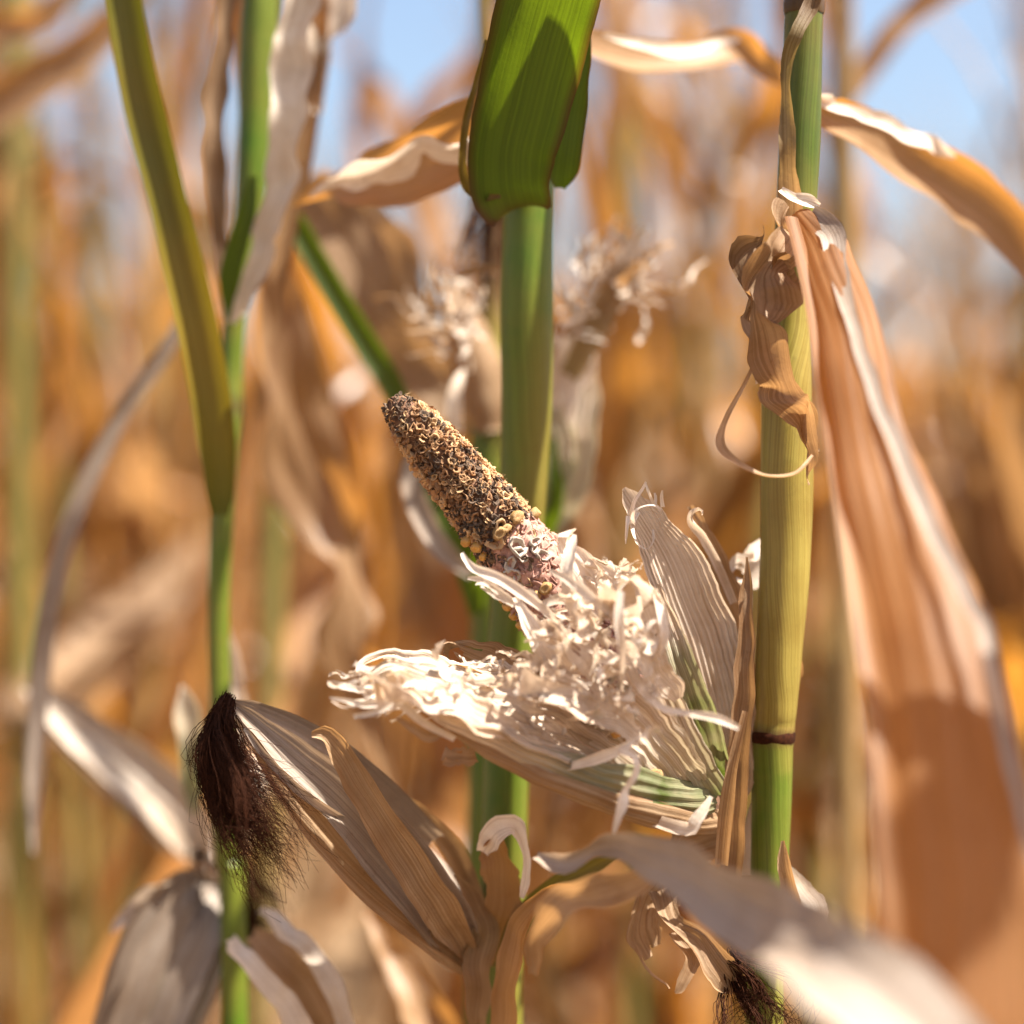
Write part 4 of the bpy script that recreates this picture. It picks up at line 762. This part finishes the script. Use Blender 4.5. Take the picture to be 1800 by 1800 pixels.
# ------------------------------------------------------------------ left plant
D = thing('corn_plant', base_of(400, 1.06), 'corn plant at left with a yellow green leaf sheath leaning across its thin stalk', 'corn plant')
tube_obj('stalk', D, [ground_pt(420, 1.06, 50, .8), (412, 1800, 1.06, 46, 0, 1), (400, 1500, 1.06, 46, 0, .95), (388, 1250, 1.06, 38, 0, 1), (384, 1050, 1.06, 38, 0, 1), (392, 880, 1.06, 42, 0, 1), (402, 720, 1.07, 42, 0, 1), (412, 560, 1.07, 40, 0, .9), (432, 420, 1.07, 44, 0, 1), (446, 250, 1.07, 56, 0, 1), (452, 80, 1.07, 66, 0, 1), (458, -100, 1.07, 60, 0, .9), (465, -800, 1.08, 40, 0, .6), (470, -1500, 1.1, 14, 0, .3)], ns=22, nv=180, nodes=[(.605, .25, .006)])
blade_obj('leaf_sheath', D, [(386, 905, 1.035, 36, 0, .9), (386, 840, 1.03, 66, 0, .7), (376, 740, 1.022, 84, 0, .5), (352, 600, 1.015, 88, 0, .3), (325, 480, 1.01, 88, 0, .45), (294, 350, 1.005, 82, 0, .85), (258, 210, 1.0, 86, 0, 1), (230, 80, .995, 80, 0, .95), (208, -60, .99, 74, 0, .9), (170, -260, .98, 60, 0, .9), (100, -420, .96, 10, 0, .8)], 'yellow', nv=90, nu=18, curl=120, edgeb=.35, seed=.6, label='long yellow green sheath leaning up to the left')
blade_obj('leaf', D, [(412, 570, 1.05, 14, 0), (440, 510, 1.045, 44, 10), (468, 420, 1.04, 56, 20), (494, 310, 1.035, 62, 10), (508, 200, 1.03, 70, 15), (520, 80, 1.03, 76, 10), (536, -60, 1.03, 80, 0), (560, -260, 1.03, 20, 0)], 'shred', nv=80, nu=10, curl=120, ruf=.12, rfreq=9, crump=.005, cscale=50, edge=.1, label='crinkled white dry leaf edge beside the green stem')
blade_obj('leaf', D, [(400, 560, 1.06, 10, 0, .2), (392, 440, 1.06, 30, 0, 0, .3), (378, 300, 1.06, 44, 0, 0, .3), (380, 180, 1.06, 44, 0, 0, .3), (395, 60, 1.06, 40, 0, 0, .3), (410, -60, 1.06, 30, 0, 0, .2)], 'tan', nv=40, nu=8, curl=90, crump=.003)
blade_obj('leaf', D, [(400, 560, 1.045, 10, 0, 1), (405, 480, 1.04, 40, 0, 1), (432, 380, 1.035, 36, 0, 1), (446, 310, 1.035, 14, 0, .9)], 'green', nv=24, nu=8, curl=90)
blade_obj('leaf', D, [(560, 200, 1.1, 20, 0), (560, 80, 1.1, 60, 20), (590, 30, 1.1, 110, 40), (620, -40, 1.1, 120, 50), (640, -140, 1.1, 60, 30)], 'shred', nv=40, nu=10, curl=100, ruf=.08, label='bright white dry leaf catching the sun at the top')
blade_obj('leaf', D, [(480, 600, 1.1, 20, 0), (500, 420, 1.1, 44, 0), (528, 250, 1.1, 60, 0), (548, 100, 1.1, 60, 0), (560, -60, 1.1, 40, 0)], 'leaf', nv=30, nu=8, curl=90)
# its ears and husks near the bottom left
for nm, axis, mt, lb, y in [
    ('ear', ((362, 1520, 40), (320, 1450, 100), (240, 1370, 104), (155, 1300, 84), (85, 1240, 56), (45, 1210, 20)), 'grey', 'pale closed ear pointing up to the left', 1.24),
    ('ear', ((385, 1560, 60), (350, 1600, 150), (300, 1690, 180), (260, 1790, 170), (220, 1900, 120), (190, 1980, 30)), 'grey', 'bluish pale ear hanging down at the bottom left', 1.09)]:
    mm = tube([(P(a, b, y), w * K * y, 0, .12 if y < 1.1 else 0, 0) for a, b, w in axis], ns=24, nv=40, flute=.03)
    e = link(nm, mm.data(nm, mt, ORG[D.name]), D, label=lb); ORG[e.name] = ORG[D.name]
    for k in range(4):
        off = (-.3, .25, 0, .42)[k]; L = []
        for i, (a, b, w) in enumerate(axis):
            nx, ny = (b - axis[max(0, i - 1)][1], -(a - axis[max(0, i - 1)][0])) if i else (0, 0); l = math.hypot(nx, ny) or 1
            L.append((a + nx / l * w * off, b + ny / l * w * off, y - (w * .5 + 4) * K * y * (.95 - off * off), w * (.62, .6, .8, .4)[k], off * -60, (.25 if (y < 1.1 and k == 1) else 0)))
        blade_obj('husk', e, L, ('grey', 'tan', 'husk', 'grey')[k] if y > 1.1 else ('grey', 'grey', 'grey', 'husk')[k], nv=40, nu=12, curl=70, ridge=.02, edge=.06)
silk_mass(D, [(395, 1540, 1.1), (415, 1590, 1.09), (430, 1640, 1.09), (425, 1680, 1.09)], 420, .006, .009, 1.0, 17, rad=.0004)
for q, mt in [([(340, 1430, 1.1, 20, 0, 1), (342, 1340, 1.095, 56, 0, .9), (328, 1260, 1.09, 54, 0, .45), (318, 1205, 1.09, 12, 0, .1)], 'husk'), ([(450, 1440, 1.12, 8, 0), (425, 1300, 1.12, 30, 0), (412, 1180, 1.12, 34, 0), (405, 1100, 1.12, 8, 0)], 'husk'),
              ([(400, 1650, 1.0, 20, 0), (430, 1690, .985, 44, 30), (480, 1740, .98, 44, 20), (530, 1810, .98, 50, 0), (580, 1920, .98, 20, 0)], 'shred'), ([(460, 1600, 1.02, 16, 0), (500, 1640, 1.0, 34, 30), (550, 1680, .99, 40, 10), (585, 1740, .985, 44, 0), (605, 1820, .985, 40, 0), (600, 1900, .985, 10, 0)], 'shred'),
              ([(440, 1640, 1.03, 30, 0), (500, 1690, 1.02, 70, 0), (560, 1770, 1.02, 90, 0), (600, 1880, 1.02, 40, 0)], 'tan'), ([(350, 1560, 1.08, 30, 0), (300, 1560, 1.07, 60, 40), (240, 1590, 1.07, 50, 20), (200, 1640, 1.07, 10, 0)], 'husk')]:
    blade_obj('leaf', D, q, mt, nv=40, nu=10, curl=100, ruf=.06, crump=.003, edge=.08)
blade_obj('leaf', D, [(400, 1700, 1.2, 30, 0), (350, 900, 1.2, 20, 0), (300, 560, 1.2, 30, 0)][::-1] and [(330, 540, 1.16, 20, 0), (285, 620, 1.16, 34, 20), (215, 720, 1.16, 38, 20), (150, 850, 1.16, 40, 10), (105, 980, 1.16, 40, 0), (78, 1120, 1.16, 44, 0), (62, 1320, 1.16, 40, 0), (60, 1500, 1.16, 10, 0)], 'grey', nv=50, nu=8, curl=110, label='thin grey brown leaf curving down at the left')

# foreground plant outside the frame at right, its dead leaf crossing the bottom
F = thing('corn_plant', base_of(2120, .66), 'corn plant in front, its blurred dead leaf crossing the lower right corner', 'corn plant')
tube_obj('stalk', F, [ground_pt(2120, .66, 100), (2120, 1900, .66, 100, 0, .2), (2120, 2500, .66, 96, 0, .2), (2120, 900, .66, 90, 0, .2), (2125, -300, .66, 70), (2130, -1500, .66, 20)], 'drystalk', ns=14, nv=40)
blade_obj('leaf', F, [(2110, 2500, .64, 60, 0), (1960, 2300, .63, 130, 0), (1790, 2060, .61, 210, -20), (1670, 1900, .60, 230, -35), (1560, 1775, .61, 215, -40), (1440, 1685, .64, 170, -15), (1340, 1610, .72, 140, 10), (1240, 1550, .75, 118, 20), (1160, 1510, .785, 90, 10), (1090, 1492, .815, 50, 0), (1040, 1490, .83, 26, 20), (985, 1508, .84, 40, 0), (940, 1500, .85, 14, 0)], 'grey', nv=110, nu=20, curl=85, ruf=.07, rfreq=4, ridge=.01, edge=.04, crump=.006, cscale=22, seed=.9, label='blurred grey dead leaf crossing the lower right')
blade_obj('leaf', F, [(1160, 1530, .80, 40, 0), (1080, 1560, .81, 60, 0), (1000, 1580, .82, 60, 0), (950, 1640, .83, 50, 20), (930, 1720, .84, 20, 0)], 'tan', nv=40, nu=12, curl=100, crump=.005, edge=.1)

# rolled edges of the arching leaves, their sunlit tops painted in pale husk colour
blade_obj('leaf_edge', B, [(545, 345, 1.02, 8, 0), (590, 318, 1.01, 24, -20), (640, 300, 1.0, 70, -40), (690, 282, .995, 78, -45), (735, 252, .99, 46, -50), (775, 262, .985, 66, -45), (812, 256, .98, 70, -50), (850, 230, .98, 40, -40)], 'shred', nv=60, nu=10, curl=100, ruf=.12, rfreq=3, edge=.1, label='curled top edge of the left arching leaf, sunlight painted white')
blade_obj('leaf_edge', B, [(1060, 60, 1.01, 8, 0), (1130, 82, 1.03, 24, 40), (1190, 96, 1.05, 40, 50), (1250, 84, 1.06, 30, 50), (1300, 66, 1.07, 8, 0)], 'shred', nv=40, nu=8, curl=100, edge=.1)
blade_obj('leaf_edge', A, [(1440, 170, .96, 20, 0), (1490, 196, .975, 44, 50), (1550, 220, .99, 54, 55), (1610, 246, 1.0, 40, 50), (1680, 272, 1.01, 8, 0)], 'shred', nv=50, nu=10, curl=110, ruf=.1, rfreq=2, crump=.004, label='top edge of the right arching leaf, sunlight painted white')
def shade_leaf(parent, L, d, w):
    """an unseen leaf added towards the sun, broad side to it, to shade what stands below"""
    c = [P(*q) + SUN * d for q in L]; T = (c[-1] - c[0]).normalized(); n = len(c)
    m = ribbon([(p, w * (.35 + .65 * math.sin(3.14 * (i + .4) / n)), 0, 0, 0) for i, p in enumerate(c)], nv=24, nu=6, curl=40, W=T.cross(SUN).normalized(), seed=.2)
    o = link('leaf', m.data('leaf', 'leaf', ORG[parent.name]), parent)  # out-of-frame leaf added for its shade
shade_leaf(B, [(1440, 0, .92), (1300, 120, .92), (1160, 240, .92), (1040, 350, .93), (920, 450, .94), (800, 540, .94), (680, 600, .94)], .30, .040)  # added to shade the broad green leaf
shade_leaf(A, [(1590, 1400, .68), (1630, 1470, .675), (1650, 1570, .67), (1640, 1700, .66), (1600, 1860, .66)], .8, .036)  # added to cast the dark patch on the hanging leaf

# two plants a little way behind, at the upper corners
G = thing('corn_plant', base_of(-60, 1.5), 'brown corn plant just outside the left edge, its dark leaf arching into the upper corner', 'corn plant')
tube_obj('stalk', G, [ground_pt(-60, 1.5, 60), (-60, 900, 1.5, 50), (-70, 100, 1.5, 34), (-80, -400, 1.5, 12)], 'drystalk', ns=12, nv=60)
for q, kw in [([(-60, 260, 1.5, 30, 0), (0, 190, 1.5, 90, 20), (80, 140, 1.5, 96, 20), (150, 90, 1.5, 80, 10), (230, 0, 1.5, 50, 0), (290, -120, 1.5, 10, 0)], {}), ([(-60, 120, 1.5, 30, 0), (0, 60, 1.5, 60, 20), (80, 30, 1.5, 60, 0), (150, -60, 1.5, 10, 0)], {})]:
    blade_obj('leaf', G, q, 'leaf', nv=40, nu=8, curl=90, ruf=.06, edge=.05)
H_ = thing('corn_plant', base_of(1490, 1.5), 'thin brown corn plant behind the right stalk, forking leaf against the sky', 'corn plant')
tube_obj('stalk', H_, [ground_pt(1490, 1.5, 50), (1490, 900, 1.5, 44), (1488, 200, 1.5, 34), (1484, -300, 1.5, 12)], 'drystalk', ns=12, nv=60)
for q in ([(1488, 190, 1.5, 20, 0), (1530, 110, 1.5, 50, 0), (1590, 40, 1.5, 54, 20), (1660, -20, 1.5, 60, 0), (1760, -60, 1.5, 20, 0)], [(1488, 120, 1.5, 20, 0), (1478, 30, 1.5, 50, 0), (1470, -60, 1.5, 60, 0), (1440, -160, 1.5, 10, 0)]):
    blade_obj('leaf', H_, q, 'leaf', nv=40, nu=8, curl=90, ruf=.06, edge=.05)

blade_obj('leaf_edge', B, [(856, 70, .925, 8, 0, .3, .2), (838, 140, .93, 12, 0, .2, .3), (820, 210, .933, 14, 0, .2, .4), (813, 280, .936, 16, 0, .1, .3), (820, 325, .938, 20, 0, .1, .2), (845, 346, .938, 16, 0, .1, .4), (880, 345, .936, 8, 0, 0, .6)], 'yellow', nv=50, nu=5, curl=90, ruf=.1, rfreq=5, edge=.2, label='yellow brown dying margin of the green leaf')
